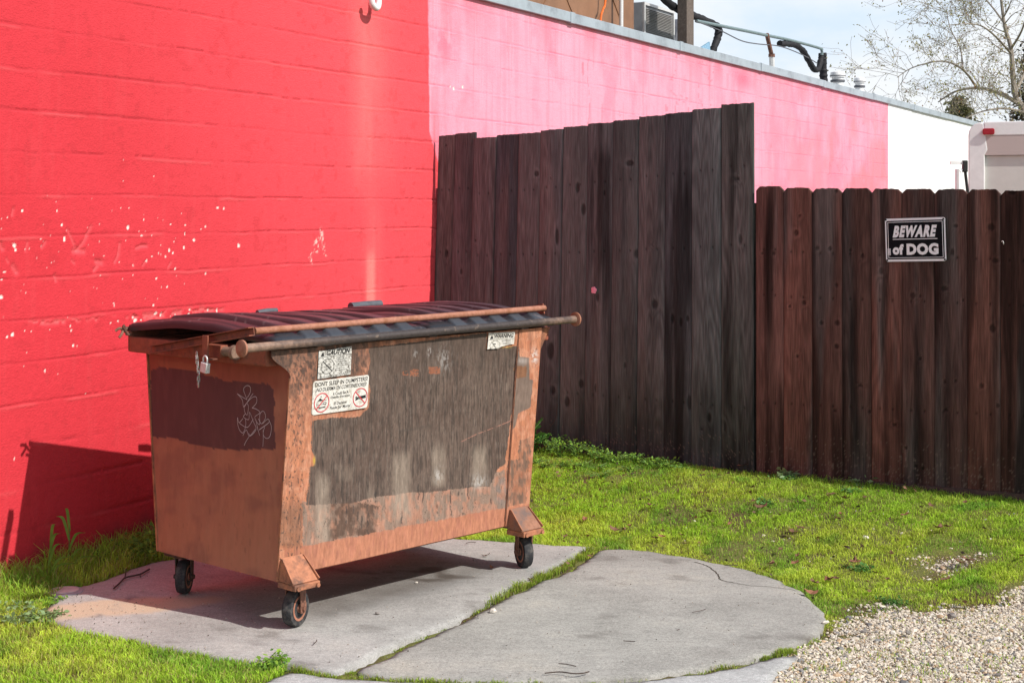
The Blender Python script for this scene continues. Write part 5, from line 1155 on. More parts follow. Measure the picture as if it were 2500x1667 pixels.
# scribble drawn on the end panel (traced strokes)
SC = [[(1168, 1022), (1215, 1080), (1230, 1150), (1275, 1085), (1320, 1020)], [(1168, 1022), (1210, 1050), (1262, 1080)], [(1262, 1075), (1235, 1010), (1232, 970), (1262, 945), (1292, 960), (1292, 1010), (1265, 1060)],
      [(1228, 1150), (1260, 1110), (1310, 1060), (1350, 1055), (1352, 1110), (1310, 1160)], [(1232, 1145), (1240, 1200), (1262, 1225), (1275, 1150), (1262, 1110)], [(1310, 1160), (1350, 1170), (1385, 1205), (1335, 1250), (1380, 1320), (1385, 1220), (1420, 1190), (1440, 1250), (1400, 1310), (1370, 1260)],
      [(1245, 1215), (1225, 1245), (1275, 1270), (1285, 1200), (1320, 1290), (1345, 1365), (1280, 1430), (1250, 1370), (1215, 1425)], [(1220, 1260), (1180, 1300), (1168, 1250), (1168, 1320), (1190, 1380), (1220, 1395), (1245, 1330), (1245, 1265)], [(1345, 1270), (1365, 1370), (1382, 1425), (1355, 1340)],
      [(1375, 1370), (1470, 1300), (1460, 1265), (1410, 1310)], [(1380, 1365), (1470, 1300)], [(1470, 1270), (1495, 1340), (1480, 1430), (1445, 1450), (1415, 1410), (1430, 1340)], [(1415, 1370), (1415, 1460), (1410, 1530)], [(1275, 1435), (1245, 1480), (1225, 1520)], [(1185, 1305), (1260, 1345), (1320, 1265)], [(1340, 1360), (1290, 1420), (1270, 1400)]]
b = MB()
for stx in SC:
    q = [end_vz(280 + x_ / 3.92, 700 + y_ / 3.92, UL - 0.0) for x_, y_ in stx]
    sm = [(p[0], p[1]) for p in smooth_path([(a, c_, 0) for a, c_ in q], 6)]
    vs, fs = strip(sm, 0.0026)
    def uu(v_, z_):
        return UL + 0.004 + float((fbm(np.array([v_ * 3]), np.array([z_ * 3]), 258, 3)[0] - 0.5) * 0.008 + 0.012 * math.exp(-((v_ - .45) / .3) ** 2 - ((z_ - .6) / .25) ** 2)) - 0.0022
    b.add([(uu(a, c_), a, c_) for a, c_, _ in vs], fs)
b.build('scribble', 'chalk', dm)
# stickers on the front
def fsurf(u, z): return Vector((u, float(dentv(np.array([u]), np.array([z]))[0]), z))
FN = Vector((0, -1, -0.095)).normalized(); FY = Vector((0, -0.095, 1)).normalized()
def sticker(name, label, tlp, trp, blp, brp, mat, poly=None, off=0.0035):
    us = [front_uz(*p) for p in (tlp, trp, brp, blp)]
    w_ = ((us[1][0] - us[0][0]) + (us[2][0] - us[3][0])) / 2; h_ = ((us[0][1] - us[3][1]) + (us[1][1] - us[2][1])) / 2
    uc = sum(q[0] for q in us) / 4; zc = sum(q[1] for q in us) / 4
    o_ = Vector((uc, fv(zc), zc)) + FN * (off + 0.0045)
    ang = math.atan2((us[1][1] - us[0][1]) + (us[2][1] - us[3][1]), 2 * w_)
    ex_ = (Vector((1, 0, 0)) * math.cos(ang) + FY * math.sin(ang)).normalized(); M_ = frame(ex_, FN.cross(ex_), FN, o_)
    pl = poly(w_, h_) if poly else rrect(-w_ / 2, -h_ / 2, w_ / 2, h_ / 2, 0.012)
    s_ = MB().prism(pl, M_, 0.0012).build(name, mat, dm); s_['label'] = label
    return s_, M_ @ Matrix.Translation((0, 0, 0.0018)), w_, h_
def zs(x_, y_): return (740 + x_ / 7.84, 820 + y_ / 7.84)
s_, M_, w_, h_ = sticker('sticker', 'bilingual white sticker telling people not to sleep inside', zs(165, 862), zs(1225, 732), zs(135, 1512), zs(1215, 1362), 'sticker')
b = MB()
def put(txt, x0, x1, y0, y1, shr=0.0, bold=0.02):     # fractions of the sticker, y from the top
    vs, fs = text_mesh(txt, (x1 - x0) * w_, (y1 - y0) * h_, shr, bold); b.add([(p[0] + (x0 - .5) * w_, p[1] + (.5 - y1) * h_, 0) for p in vs], fs, M_)
put("DON'T SLEEP IN DUMPSTERS!", .035, .975, .045, .175, 0, .012); put("\u00a1NO DUERMA EN CONTENEDORES!", .045, .965, .215, .355, .22, .012)
for txt, xa, xb, yc in (("It Could Be A", .36, .635, .44), ("Deadly Decision", .325, .665, .555), ("El Decision", .385, .615, .735), ("Puede Ser Mortal", .315, .685, .855)): put(txt, xa, xb, yc - .045, yc + .045, .18 if yc > .6 else 0, .012)
b.build('lettering', 'ink', s_)
b = MB(); R2 = Matrix.Translation((0, 0, 0.0004))
for cx_, sgn in ((.165, 1), (.855, -1)):
    vs, fs = ring((cx_ - .5) * w_, (.5 - .66) * h_, .135 * w_, .29 * h_, .0045); b.add(vs, fs, M_ @ R2)
    vs, fs = strip([((cx_ - .5 - sgn * .095) * w_, (.5 - .66 - .20) * h_), ((cx_ - .5 + sgn * .095) * w_, (.5 - .66 + .20) * h_)], .005); b.add(vs, fs, M_ @ R2); b.build('prohibition_mark', 'redink', s_); b = MB()
b = MB()
def pf(pts): b.prism([((x_ - .5) * w_, (.5 - y_) * h_) for x_, y_ in pts][::-1], M_, 0.0003)
def ln(pts, w2=.0022):
    vs, fs = strip([((x_ - .5) * w_, (.5 - y_) * h_) for x_, y_ in pts], w2); b.add([(p[0], p[1], .0002) for p in vs], fs, M_)
pf([(.10, .60), (.135, .52), (.16, .56), (.19, .60), (.15, .61)]); vs, fs = ring((.15 - .5) * w_, (.5 - .48) * h_, .009 * w_, .019 * h_, .0025, 12); b.add(vs, fs, M_)
ln([(.085, .63), (.10, .60), (.20, .59), (.25, .60)]); ln([(.085, .63), (.08, .72), (.10, .80), (.22, .79), (.24, .72), (.09, .71)]); ln([(.20, .66), (.24, .66), (.25, .70), (.20, .72), (.19, .68), (.20, .66)]); ln([(.12, .82), (.23, .81)]); b.build('pictogram', 'ink', s_); b = MB()
pf([(.835, .62), (.955, .60), (.96, .69), (.838, .71)]); vs, fs = ring((.785 - .5) * w_, (.5 - .65) * h_, .018 * w_, .04 * h_, .004, 14); b.add(vs, fs, M_); pf([(.805, .66), (.825, .62), (.832, .70), (.77, .74), (.765, .71)]); ln([(.79, .50), (.81, .48)], .0014); ln([(.82, .49), (.84, .47)], .0014)
b.build('pictogram', 'ink', s_)
def rag(w_, h_):
    pts = [(-w_ / 2, -h_ / 2), (w_ / 2, -h_ / 2 + .002), (w_ / 2 - .001, h_ / 2)] + [(w_ / 2 - w_ * k / 9, h_ / 2 - random.uniform(0, .006)) for k in range(1, 9)] + [(-w_ / 2, h_ / 2 - .003)]; return pts
s_, M_, w_, h_ = sticker('sticker', 'scuffed blackened caution sticker', zs(272, 262), zs(903, 192), zs(255, 818), zs(888, 735), 'oldsticker', rag)
b = MB(); put("\u25b2CAUTION" if False else "CAUTION", .22, .95, .05, .22, .25, .035); pf([(.06, .23), (.12, .08), (.17, .23)])
vs, fs = ring((.28 - .5) * w_, (.5 - .60) * h_, .20 * w_, .27 * h_, .0022); b.add(vs, fs, M_); ln([(.14, .42), (.42, .78)], .004); ln([(.02, .27), (.98, .25)], .0015); ln([(.16, .60), (.30, .60), (.30, .70), (.18, .72)], .0016); ln([(.30, .50), (.36, .56), (.34, .66), (.40, .62)], .0018); ln([(.03, .95), (.97, .93)], .0012)
for k in range(7):
    y_ = .33 + k * .075; ln([(.54, y_), (.54 + random.uniform(.2, .4), y_ - .005)], .0022 if k < 2 else .0013)
b.build('lettering', 'ink', s_)
def zw(x_, y_): return (1160 + x_ / 9.046, 780 + y_ / 9.046)
def rag2(w_, h_):
    return [(-w_ / 2, -h_ / 2)] + [(-w_ / 2 + w_ * k / 10, -h_ / 2 + (0.0 if k < 5 else .008 + .002 * (k - 5)) + random.uniform(0, .003)) for k in range(1, 10)] + [(w_ / 2, -h_ / 2 + .018), (w_ / 2, h_ / 2), (-w_ / 2, h_ / 2)]
s_, M_, w_, h_ = sticker('sticker', 'white warning sticker, its lower edge painted over', zw(266, 300), zw(845, 255), zw(245, 645), zw(825, 625), 'sticker', rag2)
b = MB(); put("WARNING", .19, .96, .09, .34, .22, .035); pf([(.06, .38), (.12, .13), (.19, .36)]); ln([(.02, .42), (.98, .39)], .0013)
vs, fs = ring((.27 - .5) * w_, (.5 - .78) * h_, .19 * w_, .30 * h_, .0016); k_ = [i for i, p in enumerate(vs) if p[1] < -h_ / 2 + .004]
b.add([p if p[1] > -h_ / 2 + .002 else (p[0], -h_ / 2 + .002, p[2]) for p in vs], fs, M_); ln([(.14, .58), (.32, .95)], .0022); pf([(.2, .68), (.29, .66), (.29, .71), (.21, .73)])
vs, fs = text_mesh('DO NOT', .36 * w_, .10 * h_); ln([(.50, .50), (.88, .47)], .0018); ln([(.53, .56), (.86, .535)], .0013); ln([(.55, .66), (.90, .64)], .0013); ln([(.55, .73), (.88, .715)], .0012)
b.build('lettering', 'ink', s_)
# casters
def caster(u_, v_, ang, bracket, label=None):
    """ang: compass of the wheel axle in dumpster frame"""
    hm = 0.205
    ax = Vector((math.cos(ang), math.sin(ang), 0)); fw = Vector((-math.sin(ang), math.cos(ang), 0)); c_ = Vector((u_, v_, 0.078))
    b = MB()
    top = c_ + fw * 0.03
    M0 = frame(ax, fw, (0, 0, 1), (u_, v_, 0))
    for sgn in (-1, 1):      # fork legs
        x_ = sgn * 0.036
        b.prism([(-0.016, 0.060), (0.016, 0.060), (0.024, 0.168), (-0.020, 0.172)], frame(fw, (0, 0, 1), ax, c_ - Vector((0, 0, .078)) + ax * (x_ - .003)), 0.006)
        b.lathe([(0.020, -0.004), (0.020, 0.004)], frame(fw, (0, 0, 1), ax, c_ + ax * x_), 16)
        b.lathe([(0.011, 0), (0.011, 0.010)], frame(fw, (0, 0, 1), ax * sgn, c_ + ax * (x_ + sgn * .003)), 6)
    b.box((-0.043, -0.024, 0.166), (0.043, 0.028, 0.174), M0)
    b.lathe([(0.034, 0.172), (0.034, 0.186), (0.026, 0.190)], Matrix.Translation((u_, v_, 0)), 18)
    f_ = b.build('caster', 'rust' if bracket else 'darkmetal', dm, bevel=0.0015)
    if label: f_['label'] = label
    RW = 0.077; W2 = 0.024
    b = MB().lathe([(0.052, -W2 * 0.85), (0.066, -W2), (0.0735, -W2 * 0.92), (RW - .0005, -W2 * 0.5), (RW, 0), (RW - .0005, W2 * 0.5), (0.0735, W2 * 0.92), (0.066, W2), (0.052, W2 * 0.85)], frame(fw, (0, 0, 1), ax, c_), 40)
    b.build('tyre', 'rubber', f_, smooth=True)
    b = MB(); b.lathe([(0.0525, -W2 * .80), (0.0525, W2 * .80)], frame(fw, (0, 0, 1), ax, c_), 32) if False else None
    Mw = frame(fw, (0, 0, 1), ax, c_)
    vs, fs = ring(0, 0, 0.0525, 0.0525, 0.010, 28); n_ = len(vs)      # rim ring, thick
    b.add([(p[0], p[1], -W2 * .93) for p in vs] + [(p[0], p[1], W2 * .93) for p in vs], [tuple(q[::-1]) for q in fs] + [tuple(i + n_ for i in q) for q in fs] + [(2 * k + 1, 2 * ((k + 1) % 28) + 1, 2 * ((k + 1) % 28) + 1 + n_, 2 * k + 1 + n_) for k in range(28)], Mw)
    for k in range(5):
        a = 2 * math.pi * k / 5 + .4; b.bar(tuple(Mw @ Vector((.012 * math.cos(a), .012 * math.sin(a), 0))), tuple(Mw @ Vector((.044 * math.cos(a), .044 * math.sin(a), 0))), 0.016, 0.014, tuple(ax))
    b.lathe([(0.018, -W2 * 1.1), (0.018, W2 * 1.1)], Mw, 18)
    b.build('wheel_hub', 'bar', f_)
    if bracket:
        ub0, ub1 = bracket
        zt2 = 0.306; zl_ = 0.208; vt = fv(zt2) - 0.009; vl = -0.105
        m = MB(); m.add([(ub0, vt, zt2), (ub1, vt, zt2), (ub1 + .012, vl, zl_), (ub0 - .012, vl, zl_), (ub0, 0.03, zl_), (ub1, 0.03, zl_), (ub0, vt, zt2 - 0.01), (ub1, vt, zt2 - .01)],
                       [(0, 1, 2, 3), (0, 3, 4, 6), (1, 7, 5, 2), (3, 2, 5, 4), (0, 6, 7, 1), (6, 4, 5, 7)])
        m.build('caster_bracket', 'orange' if ub0 < 1 else 'bracketdark', dm, bevel=0.003)
        m = MB(); m.box((ub0 - .004, vl - .010, 0.180), (ub1 + .012, 0.0, 0.206)); m.build('mount_plate', 'orange', dm, bevel=0.005)
        MB().bar((ub0 + .003, vt - .006, zt2 - .004), (ub0 - .010, vl - .004, zl_ + .006), .005, .008).build('weld_bead', 'orange', dm); m = MB(); m.bar((ub1 - .003, vt - .006, zt2 - .004), (ub1 + .010, vl - .004, zl_ + .006), .005, .008); m.build('weld_bead', 'orange', dm)
        for q in (ub0 + .012, ub1 - .004): MB().lathe([(.010, 0), (.010, .007)], frame((1, 0, 0), (0, 0, 1), (0, -1, 0), (q, vl - .012, .190)), 6).build('bolt', 'orange', dm)
caster(0.0, 0.0, R(-71), (-0.092, 0.028), 'near front caster, its wheel turned to show the hub')
caster(1.44, 0.0, R(154), (1.318, 1.448), 'far front caster')
caster(0.008, 0.804, R(-52), None, 'rear caster below the left end')
caster(1.36, 0.80, R(-45), None, 'rear caster hidden below the far end')
for uc in (0.008, 1.36): MB().box((uc - .07, .72, .178), (uc + .07, .862, .2)).build('mount_plate', 'darkmetal', dm)

# padlock and chain hanging from the hasp
pl_ = thing('padlock', 'small silver padlock hanging from the hasp on the dumpster end', 'padlock', tuple(D0 + DU * -0.312 + DV * 0.205 + np.array([0, 0, 1.100])), DA)
MB().box((-.011, -.021, -.021), (.011, .021, .021), Matrix.Rotation(R(9), 4, 'X')).build('lock_body', 'steel', pl_, bevel=0.004, seg=3)
MB().tube(smooth_path([(0, -.014, .018), (0, -.014, .036), (0, -.006, .047), (0, .006, .047), (0, .013, .038), (0, .013, .026)], 5), 0.0036, 9).build('shackle', 'steel', pl_, smooth=True)
ch = MB(); zc = 1.138; vC = 0.335
for k in range(7):
    L = 0.017; w2 = 0.0075; a_ = k % 2
    pts = []
    for j in range(13):
        t_ = 2 * math.pi * j / 12; x_, z_ = w2 * math.cos(t_), L * math.sin(t_) * 0.62 + (0.30 * L if math.sin(t_) > 0.2 else -0.30 * L if math.sin(t_) < -0.2 else 0)
        off = 0.004 * k if k < 4 else 0.016 - 0.002 * (k - 4)
        pts.append((x_ if a_ else x_ * .35, x_ * .35 - off if a_ else x_ - off, z_ + zc - k * 0.0195))
    ch.tube([(p[0] - 0.262, p[1] + vC, p[2]) for p in pts], 0.0034, 7, False)
o = ch.build('chain', 'chrome', None, smooth=True); o.matrix_world = Matrix.Translation(Vector(D0)) @ Matrix.Rotation(DA, 4, 'Z'); props(o, 'short steel chain dangling beside the padlock on the dumpster', 'chain')

# ================================================================== TRUCK behind the fence
TY = 16.5
c0 = at(2365, 320, TY); TANG = R(-20)           # rear left top corner; rear face turned a little
tk = thing('box_truck', 'white box truck parked behind the low fence, red marker light at its roof corner', 'truck', (c0[0], c0[1], 0.15), TANG)
th = c0[2] - 0.15 + 0.09; TW = 2.35; TLn = 4.2; r_ = 0.14
prof = [(0, .95), (0, th - r_)] + [(r_ - r_ * math.cos(R(a)), th - r_ + r_ * math.sin(R(a))) for a in (20, 40, 60, 80)] + [(TW - r_ + r_ * math.sin(R(a)), th - r_ + r_ * math.cos(R(a))) for a in (10, 30, 50, 70)] + [(TW, th - r_), (TW, .95)]
MB().prism(prof, frame((1, 0, 0), (0, 0, 1), (0, -1, 0), (0, TLn, 0)), TLn - 0.02).build('cargo_box', 'white', tk, bevel=0.02)
b = MB()
b.prism([(0, .95), (0, th - r_)] + [(r_ - r_ * math.cos(R(a)), th - r_ + r_ * math.sin(R(a))) for a in (20, 40, 60, 80)] + [(r_ + .02, th - .02), (r_ + .06, th - 0.30), (0.17, th - .36), (0.17, .95)], frame((1, 0, 0), (0, 0, 1), (0, -1, 0), (0, -0.0, 0)), 0.07)
b.prism([(TW - .17, .95), (TW, .95), (TW, th - r_), (TW - r_, th), (TW - .2, th - .36)][::-1], frame((1, 0, 0), (0, 0, 1), (0, -1, 0), (0, 0, 0)), 0.07)
b.box((0.16, -0.071, th - .15), (TW - .16, 0.0, th + .002)); b.box((0, -0.07, .80), (TW, .1, .95)); b.build('rear_frame', 'white', tk, bevel=0.012)
b = MB(); b.box((0.17, -0.066, th - .36), (TW - .17, -0.01, th - .150)); b.build('door_header', 'pinkgrey', tk)
b = MB()
b.box((0.17, -0.035, .96), (TW - .17, -0.01, th - .365))
b.build('roller_door', 'truckgrey', tk)
MB().prism(rrect(-.062, -.034, .062, .034, .02), frame((1, 0, 0), (0, 0, 1), (0, -1, 0), (0.21, -0.072, th - .105)), 0.03).build('marker_light', 'redlens', tk, bevel=0.008)
MB().box((0.06, .1, .62), (TW - .06, 6.1, .80)).build('chassis', 'blackpaint', tk)
cb_ = MB(); cb_.prism([(TLn + .15, .62), (6.2, .62), (6.25, 1.3), (5.75, 1.45), (5.35, 2.2), (TLn + .15, 2.25)], frame((0, 1, 0), (0, 0, 1), (1, 0, 0), (.15, 0, 0)), TW - .3); cb_.build('cab', 'white', tk, bevel=0.06)
MB().prism([(5.70, 1.48), (5.36, 2.1), (4.75, 2.1), (4.75, 1.45)], frame((0, 1, 0), (0, 0, 1), (1, 0, 0), (.145, 0, 0)), TW - .29).build('cab_window', 'glass', tk)
for y_ in (1.3, 5.5):
    for x_ in (.05, TW - .30):
        MB().lathe([(.2, 0), (.36, .0), (.40, .04), (.40, .21), (.36, .25), (.2, .25)], frame((0, 1, 0), (0, 0, 1), (1, 0, 0), (x_, y_, .40)), 28).build('wheel', 'rubber', tk, smooth=True)
b = MB(); b.bar((TW + .1, 4.9, 1.4), (TW + .1, 4.9, 2.0), .03, .03, (1, 0, 0)); b.build('mirror_arm', 'blackpaint', tk)
# dark post with a pale bracket between truck and building
P = at(2358, 440, 15.5); q1 = at(2357, 392, 15.5)
t = thing('meter_mast', 'thin black upright with a pale bracket, just left of the truck', 'mast', (P[0], P[1], 0.16))
MB().tube([(0, 0, 0), (0.02, 0, q1[2] - .5), (-0.02, 0, q1[2] - .16)], 0.016, 8).build('upright', 'blackpaint', t, smooth=True)
MB().box((-0.035, -0.03, q1[2] - .28), (0.015, 0.03, q1[2] - .16)).build('head', 'blackpaint', t, bevel=0.01)
MB().box((-0.16, -0.012, q1[2] - .20), (-0.035, 0.012, q1[2] - .17)).build('bracket', 'white', t)
MB().tube([(-.08, 0, .4), (-.08, 0, 2.02), (-.05, 0, 2.0)], 0.03, 8).build('pale_sleeve', 'white', t, smooth=True)

# ================================================================== TREES
def leaf_quads(P, size, col, flat=0.0):
    """each leaf a folded pair of triangles"""
    n = len(P); d = rng.normal(0, 1, (n, 3)); d /= np.linalg.norm(d, axis=1)[:, None]
    if flat: d[:, 2] *= (1 - flat); d /= np.linalg.norm(d, axis=1)[:, None]
    e = np.cross(d, rng.normal(0, 1, (n, 3))); e /= np.linalg.norm(e, axis=1)[:, None] + 1e-9
    s_ = size if np.ndim(size) else np.full(n, size); s_ = s_[:, None]
    a = P; b_ = P + d * s_ * .5 + e * s_ * .28; c_ = P + d * s_; dd = P + d * s_ * .5 - e * s_ * .28
    V = np.stack([a, b_, c_, dd], 1).reshape(-1, 3); i = np.arange(n)[:, None] * 4
    return V, np.concatenate([i + np.array([[0, 1, 2]]), i + np.array([[0, 2, 3]])]), np.repeat(col, 4, 0)
TYY = 34.0
def tp(x, y, dy=0.0): return Vector(at(x, y, TYY + dy))
base = tp(2560, 500); base.z = 0.15
tr = thing('bare_tree', 'nearly bare spreading tree with sparse yellowish leaves, right edge behind the truck', 'tree', tuple(base))
wood_pts = []; twigs = MB(); limbs = MB(); lp_ = []
def limb(pts, r0, r1, kids, depth, sub=6):
    pts = smooth_path([tuple(p) for p in pts], sub); n = len(pts)
    (limbs if depth == 0 else twigs).tube([tuple(p - base) for p in pts], [(r0 + (r1 - r0) * i / (n - 1)) * .62 for i in range(n)], 7 if depth == 0 else 4)
    return pts
rt = random.Random(5)
def grow(p, d, L, r, depth):
    pts = [p]; q = p.copy(); dd = d.normalized(); n = 4
    for k in range(n):
        dd = (dd + Vector((rt.gauss(0, .16), rt.gauss(0, .16), rt.gauss(0.00, .13)))).normalized(); q = q + dd * L / n; pts.append(q.copy())
    twigs.tube([tuple(a - base) for a in pts], [max(.0035, r * .75 * (1 - .65 * i / n)) for i in range(n + 1)], 4, False)
    if depth <= 1:
        for k in range(rt.randint(2, 4) if depth == 0 else 2):
            i = rt.randint(1, n); lp_.append(pts[i] + Vector((rt.gauss(0, .05), rt.gauss(0, .05), rt.gauss(0, .05))))
    if depth > 0:
        for k in range(rt.randint(3, 4)):
            i = rt.randint(1, n); a = Vector((rt.gauss(0, 1), rt.gauss(0, 1), rt.gauss(0.1, 1))); a = (a - dd * a.dot(dd)).normalized()
            grow(pts[i], dd * .75 + a * rt.uniform(.5, .9), L * rt.uniform(.5, .72), r * .55, depth - 1)
LIMBS = [([tp(2560, 500), tp(2545, 380), tp(2500, 270), tp(2478, 230), tp(2468, 120), tp(2452, 60), tp(2440, -40)], .16, .04),
         ([tp(2490, 255), tp(2440, 228, .5), tp(2385, 215, .8), tp(2330, 225, 1), tp(2290, 250, 1.2)], .09, .02),
         ([tp(2385, 215, .8), tp(2350, 170, .3), tp(2300, 150, 0), tp(2230, 165, 0), tp(2190, 190, 0)], .05, .012),
         ([tp(2350, 172, .3), tp(2345, 120, .8), tp(2320, 70, 1), tp(2310, 20, 1.3)], .035, .01),
         ([tp(2468, 130), tp(2420, 80, -1), tp(2380, 60, -1.5), tp(2310, 62, -2)], .045, .01),
         ([tp(2460, 70), tp(2420, 15, 1), tp(2380, -20, 1.5), tp(2300, -35, 2)], .04, .01),
         ([tp(2500, 275), tp(2450, 265, -1), tp(2390, 275, -1.5), tp(2340, 300, -2)], .05, .012),
         ([tp(2478, 225), tp(2530, 120, 1), tp(2560, 0, 1.5)], .07, .02), ([tp(2545, 380), tp(2640, 260, 1), tp(2720, 120, 1)], .1, .03), ([tp(2640, 260, 1), tp(2700, 250, 2), tp(2800, 200, 2)], .06, .02),
         ([tp(2468, 120), tp(2500, 60, -1), tp(2520, -60, -2)], .05, .015)]
for pts, r0, r1 in LIMBS:
    sp_ = limb(pts, r0, r1, 0, 0)
    n = len(sp_)
    for k in range(int(n * 0.62)):
        i = rt.randint(int(n * .25), n - 1); d0 = (sp_[min(i + 1, n - 1)] - sp_[max(0, i - 1)]).normalized(); a = Vector((rt.gauss(0, 1), rt.gauss(0, .8), rt.gauss(.15, 1)))
        a = (a - d0 * a.dot(d0)).normalized(); grow(sp_[i], d0 * .5 + a * .8, rt.uniform(.55, 1.15), max(.010, r1 * .5), 2)
limbs.build('trunk', 'bark', tr, smooth=True); twigs.build('branches', 'bark', tr)
L_ = np.array([tuple(p - base) for p in lp_]); n = len(L_); k = rng.random(n)
cl = np.array([0.40, 0.36, 0.15])[None] * rng.uniform(.6, 1.3, (n, 1)); cl[k < .35] = np.array([0.26, 0.27, 0.11]); cl[k > .88] = np.array([0.26, 0.12, 0.05])
V, Fq, Cc = leaf_quads(L_, rng.uniform(.03, .07, n), cl); link('crown', np_mesh('crown', V, Fq, Cc), 'leaf', tr); print('tree leaves', n)
def conifer(name, label, x, ytop, Y, H, rad, cols, seed, group=None):
    p = at(x, ytop, Y); root = thing(name, label, 'tree', (p[0], p[1], 0.15), 0, group); top = p[2] - 0.15; rr = random.Random(seed); b = MB()
    b.tube([(0, 0, 0), (0, 0, top * .6), (0.05, 0, top)], [.16, .1, .02], 7); pts = []
    for k in range(150):
        h_ = top * (1 - (k / 150) * .62) ; f = (top - h_) / H; L = rad * (0.12 + min(1, f * 1.2)) * rr.uniform(.6, 1.1); a = rr.uniform(0, 6.28)
        e = Vector((math.cos(a) * L, math.sin(a) * L, -L * .12 + rr.uniform(-.1, .15))); b.tube([(0, 0, h_), tuple(Vector((0, 0, h_)) + e)], [.03, .008], 4)
        for j in range(36): t_ = rr.uniform(.15, 1.05); s2 = .16 * L + .07; pts.append(Vector((0, 0, h_)) + e * t_ + Vector((rr.gauss(0, s2), rr.gauss(0, s2), rr.gauss(0, s2 * .6))))
    b.build('trunk', 'bark', root); P_ = np.array([tuple(q) for q in pts]); n = len(P_); cl = np.array(cols)[rng.integers(0, len(cols), n)] * rng.uniform(.6, 1.25, (n, 1))
    V, Fq, Cc = leaf_quads(P_, rng.uniform(.10, .20, n), cl); link('crown', np_mesh('crown', V, Fq, Cc), 'leaf', root)
conifer('conifer', 'small olive conifer tip showing low above the white wall', 2340, 246, 48, 3.2, 1.3, [(.14, .15, .07), (.20, .18, .08), (.11, .12, .06)], 3)
conifer('conifer', 'dark rusty green conifer cut off by the right edge', 2530, 60, 46, 5, 1.05, [(.05, .06, .03), (.11, .075, .04), (.035, .05, .028)], 4)

# ================================================================== WEEDS AND LITTER
def gz(x, y): return float(ground_z(x, y))
def plant(name, label, cat, x, y, H, R_, nst, nleaf, lsize, cols, group=None, compound=False, z=None):
    root = thing(name, label, cat, (x, y, (gz(x, y) if z is None else z) - .01), random.uniform(0, 6), group); b = MB(); pts = []; sz = []
    for k in range(nst):
        a = random.uniform(0, 6.28); L = H * random.uniform(.6, 1.1); e = Vector((math.cos(a) * R_ * random.uniform(.3, 1), math.sin(a) * R_ * random.uniform(.3, 1), L))
        mid_ = Vector((e.x * .3, e.y * .3, L * .65)); sp_ = smooth_path([(0, 0, 0), tuple(mid_), tuple(e)], 5); b.tube([tuple(p) for p in sp_], [.0035 - .0024 * i / (len(sp_) - 1) for i in range(len(sp_))], 4)
        for j in range(nleaf):
            t_ = random.uniform(.25, 1.0); p = sp_[min(len(sp_) - 1, int(t_ * (len(sp_) - 1)))]; s2 = lsize * .7; pts.append(p + Vector((random.gauss(0, s2), random.gauss(0, s2), random.gauss(0, s2 * .5)))); sz.append(lsize * random.uniform(.6, 1.25))
    b.build('stems', 'stem', root); P_ = np.array([tuple(p) for p in pts]); n = len(P_)
    cl = np.array(cols)[rng.integers(0, len(cols), n)] * rng.uniform(.65, 1.2, (n, 1)); V, Fq, Cc = leaf_quads(P_, np.array(sz), cl, .5); link('leaves', np_mesh('leaves', V, Fq, Cc), 'leaf', root)
    return root
GR1 = [(.20, .38, .05), (.29, .47, .06), (.13, .28, .045)]; GR2 = [(.11, .27, .06), (.14, .32, .07), (.08, .21, .045)]; GR3 = [(.24, .36, .16), (.30, .42, .19)]
def onfence_foot(x, y, off):
    p = on_z(x, y, .13); return p[0] + HFN[0] * off, p[1] + HFN[1] * off
for k, x_ in enumerate((1335, 1372, 1405, 1440, 1475, 1508, 1545, 1580, 1615, 1650, 1690)):
    t_ = ht(x_, 500); p = FC + HFD * t_ + HFN * random.uniform(.10, .2)
    Hh = max(.04, .15 - .11 * k / 10)
    plant('fence_weed', 'low leafy weeds growing along the foot of the tall fence', 'weed', p[0], p[1], Hh, .13, 15, 11, .021, GR1, 'weeds along the tall fence')
for k in range(9):
    t_ = ht(1320 + 36 * k, 500); p = FC + HFD * t_ + HFN * random.uniform(.28, .5)
    plant('fence_weed', 'low leafy weeds growing along the foot of the tall fence', 'weed', p[0], p[1], .05, .12, 11, 9, .018, GR1, 'weeds along the tall fence')
# taller plant with paired leaflets by the far end of the dumpster
def pinnate(name, label, x, y, stems, ls):
    root = thing(name, label, 'plant', (x, y, gz(x, y) - .01)); b = MB(); Vs = []; Fs = []; Cs = []; o = 0
    for (ex_, ey_, ez_) in stems:
        sp_ = smooth_path([(0, 0, 0), (ex_ * .35, ey_ * .35, ez_ * .6), (ex_, ey_, ez_)], 8); b.tube([tuple(p) for p in sp_], .0035, 5)
        for i in range(4, len(sp_)):
            d = (sp_[i] - sp_[i - 1]).normalized(); sd = d.cross(Vector((random.uniform(-.3, .3), random.uniform(-.3, .3), 1))).normalized()
            for s_ in (-1, 1):
                L = ls * random.uniform(.8, 1.15); a = sp_[i]; ax = (sd * s_ + d * .45 + Vector((0, 0, .15))).normalized(); wv = ax.cross(d.cross(ax)).normalized() if False else (d - ax * d.dot(ax)).normalized()
                q = [a, a + ax * L * .35 + wv * L * .24, a + ax * L * .75 + wv * L * .2, a + ax * L, a + ax * L * .75 - wv * L * .2, a + ax * L * .35 - wv * L * .24]
                Vs += [tuple(p) for p in q]; Fs += [(o, o + 1, o + 2, o + 3), (o, o + 3, o + 4, o + 5)]; o += 6; c_ = np.array(random.choice(GR2)) * random.uniform(.8, 1.25); Cs += [c_] * 6
    b.build('stems', 'stem', root); link('leaves', np_mesh('leaves', np.array(Vs), np.array(Fs), np.array(Cs)), 'leaf', root)
p = FC + HFD * ht(1328, 500) + HFN * .22
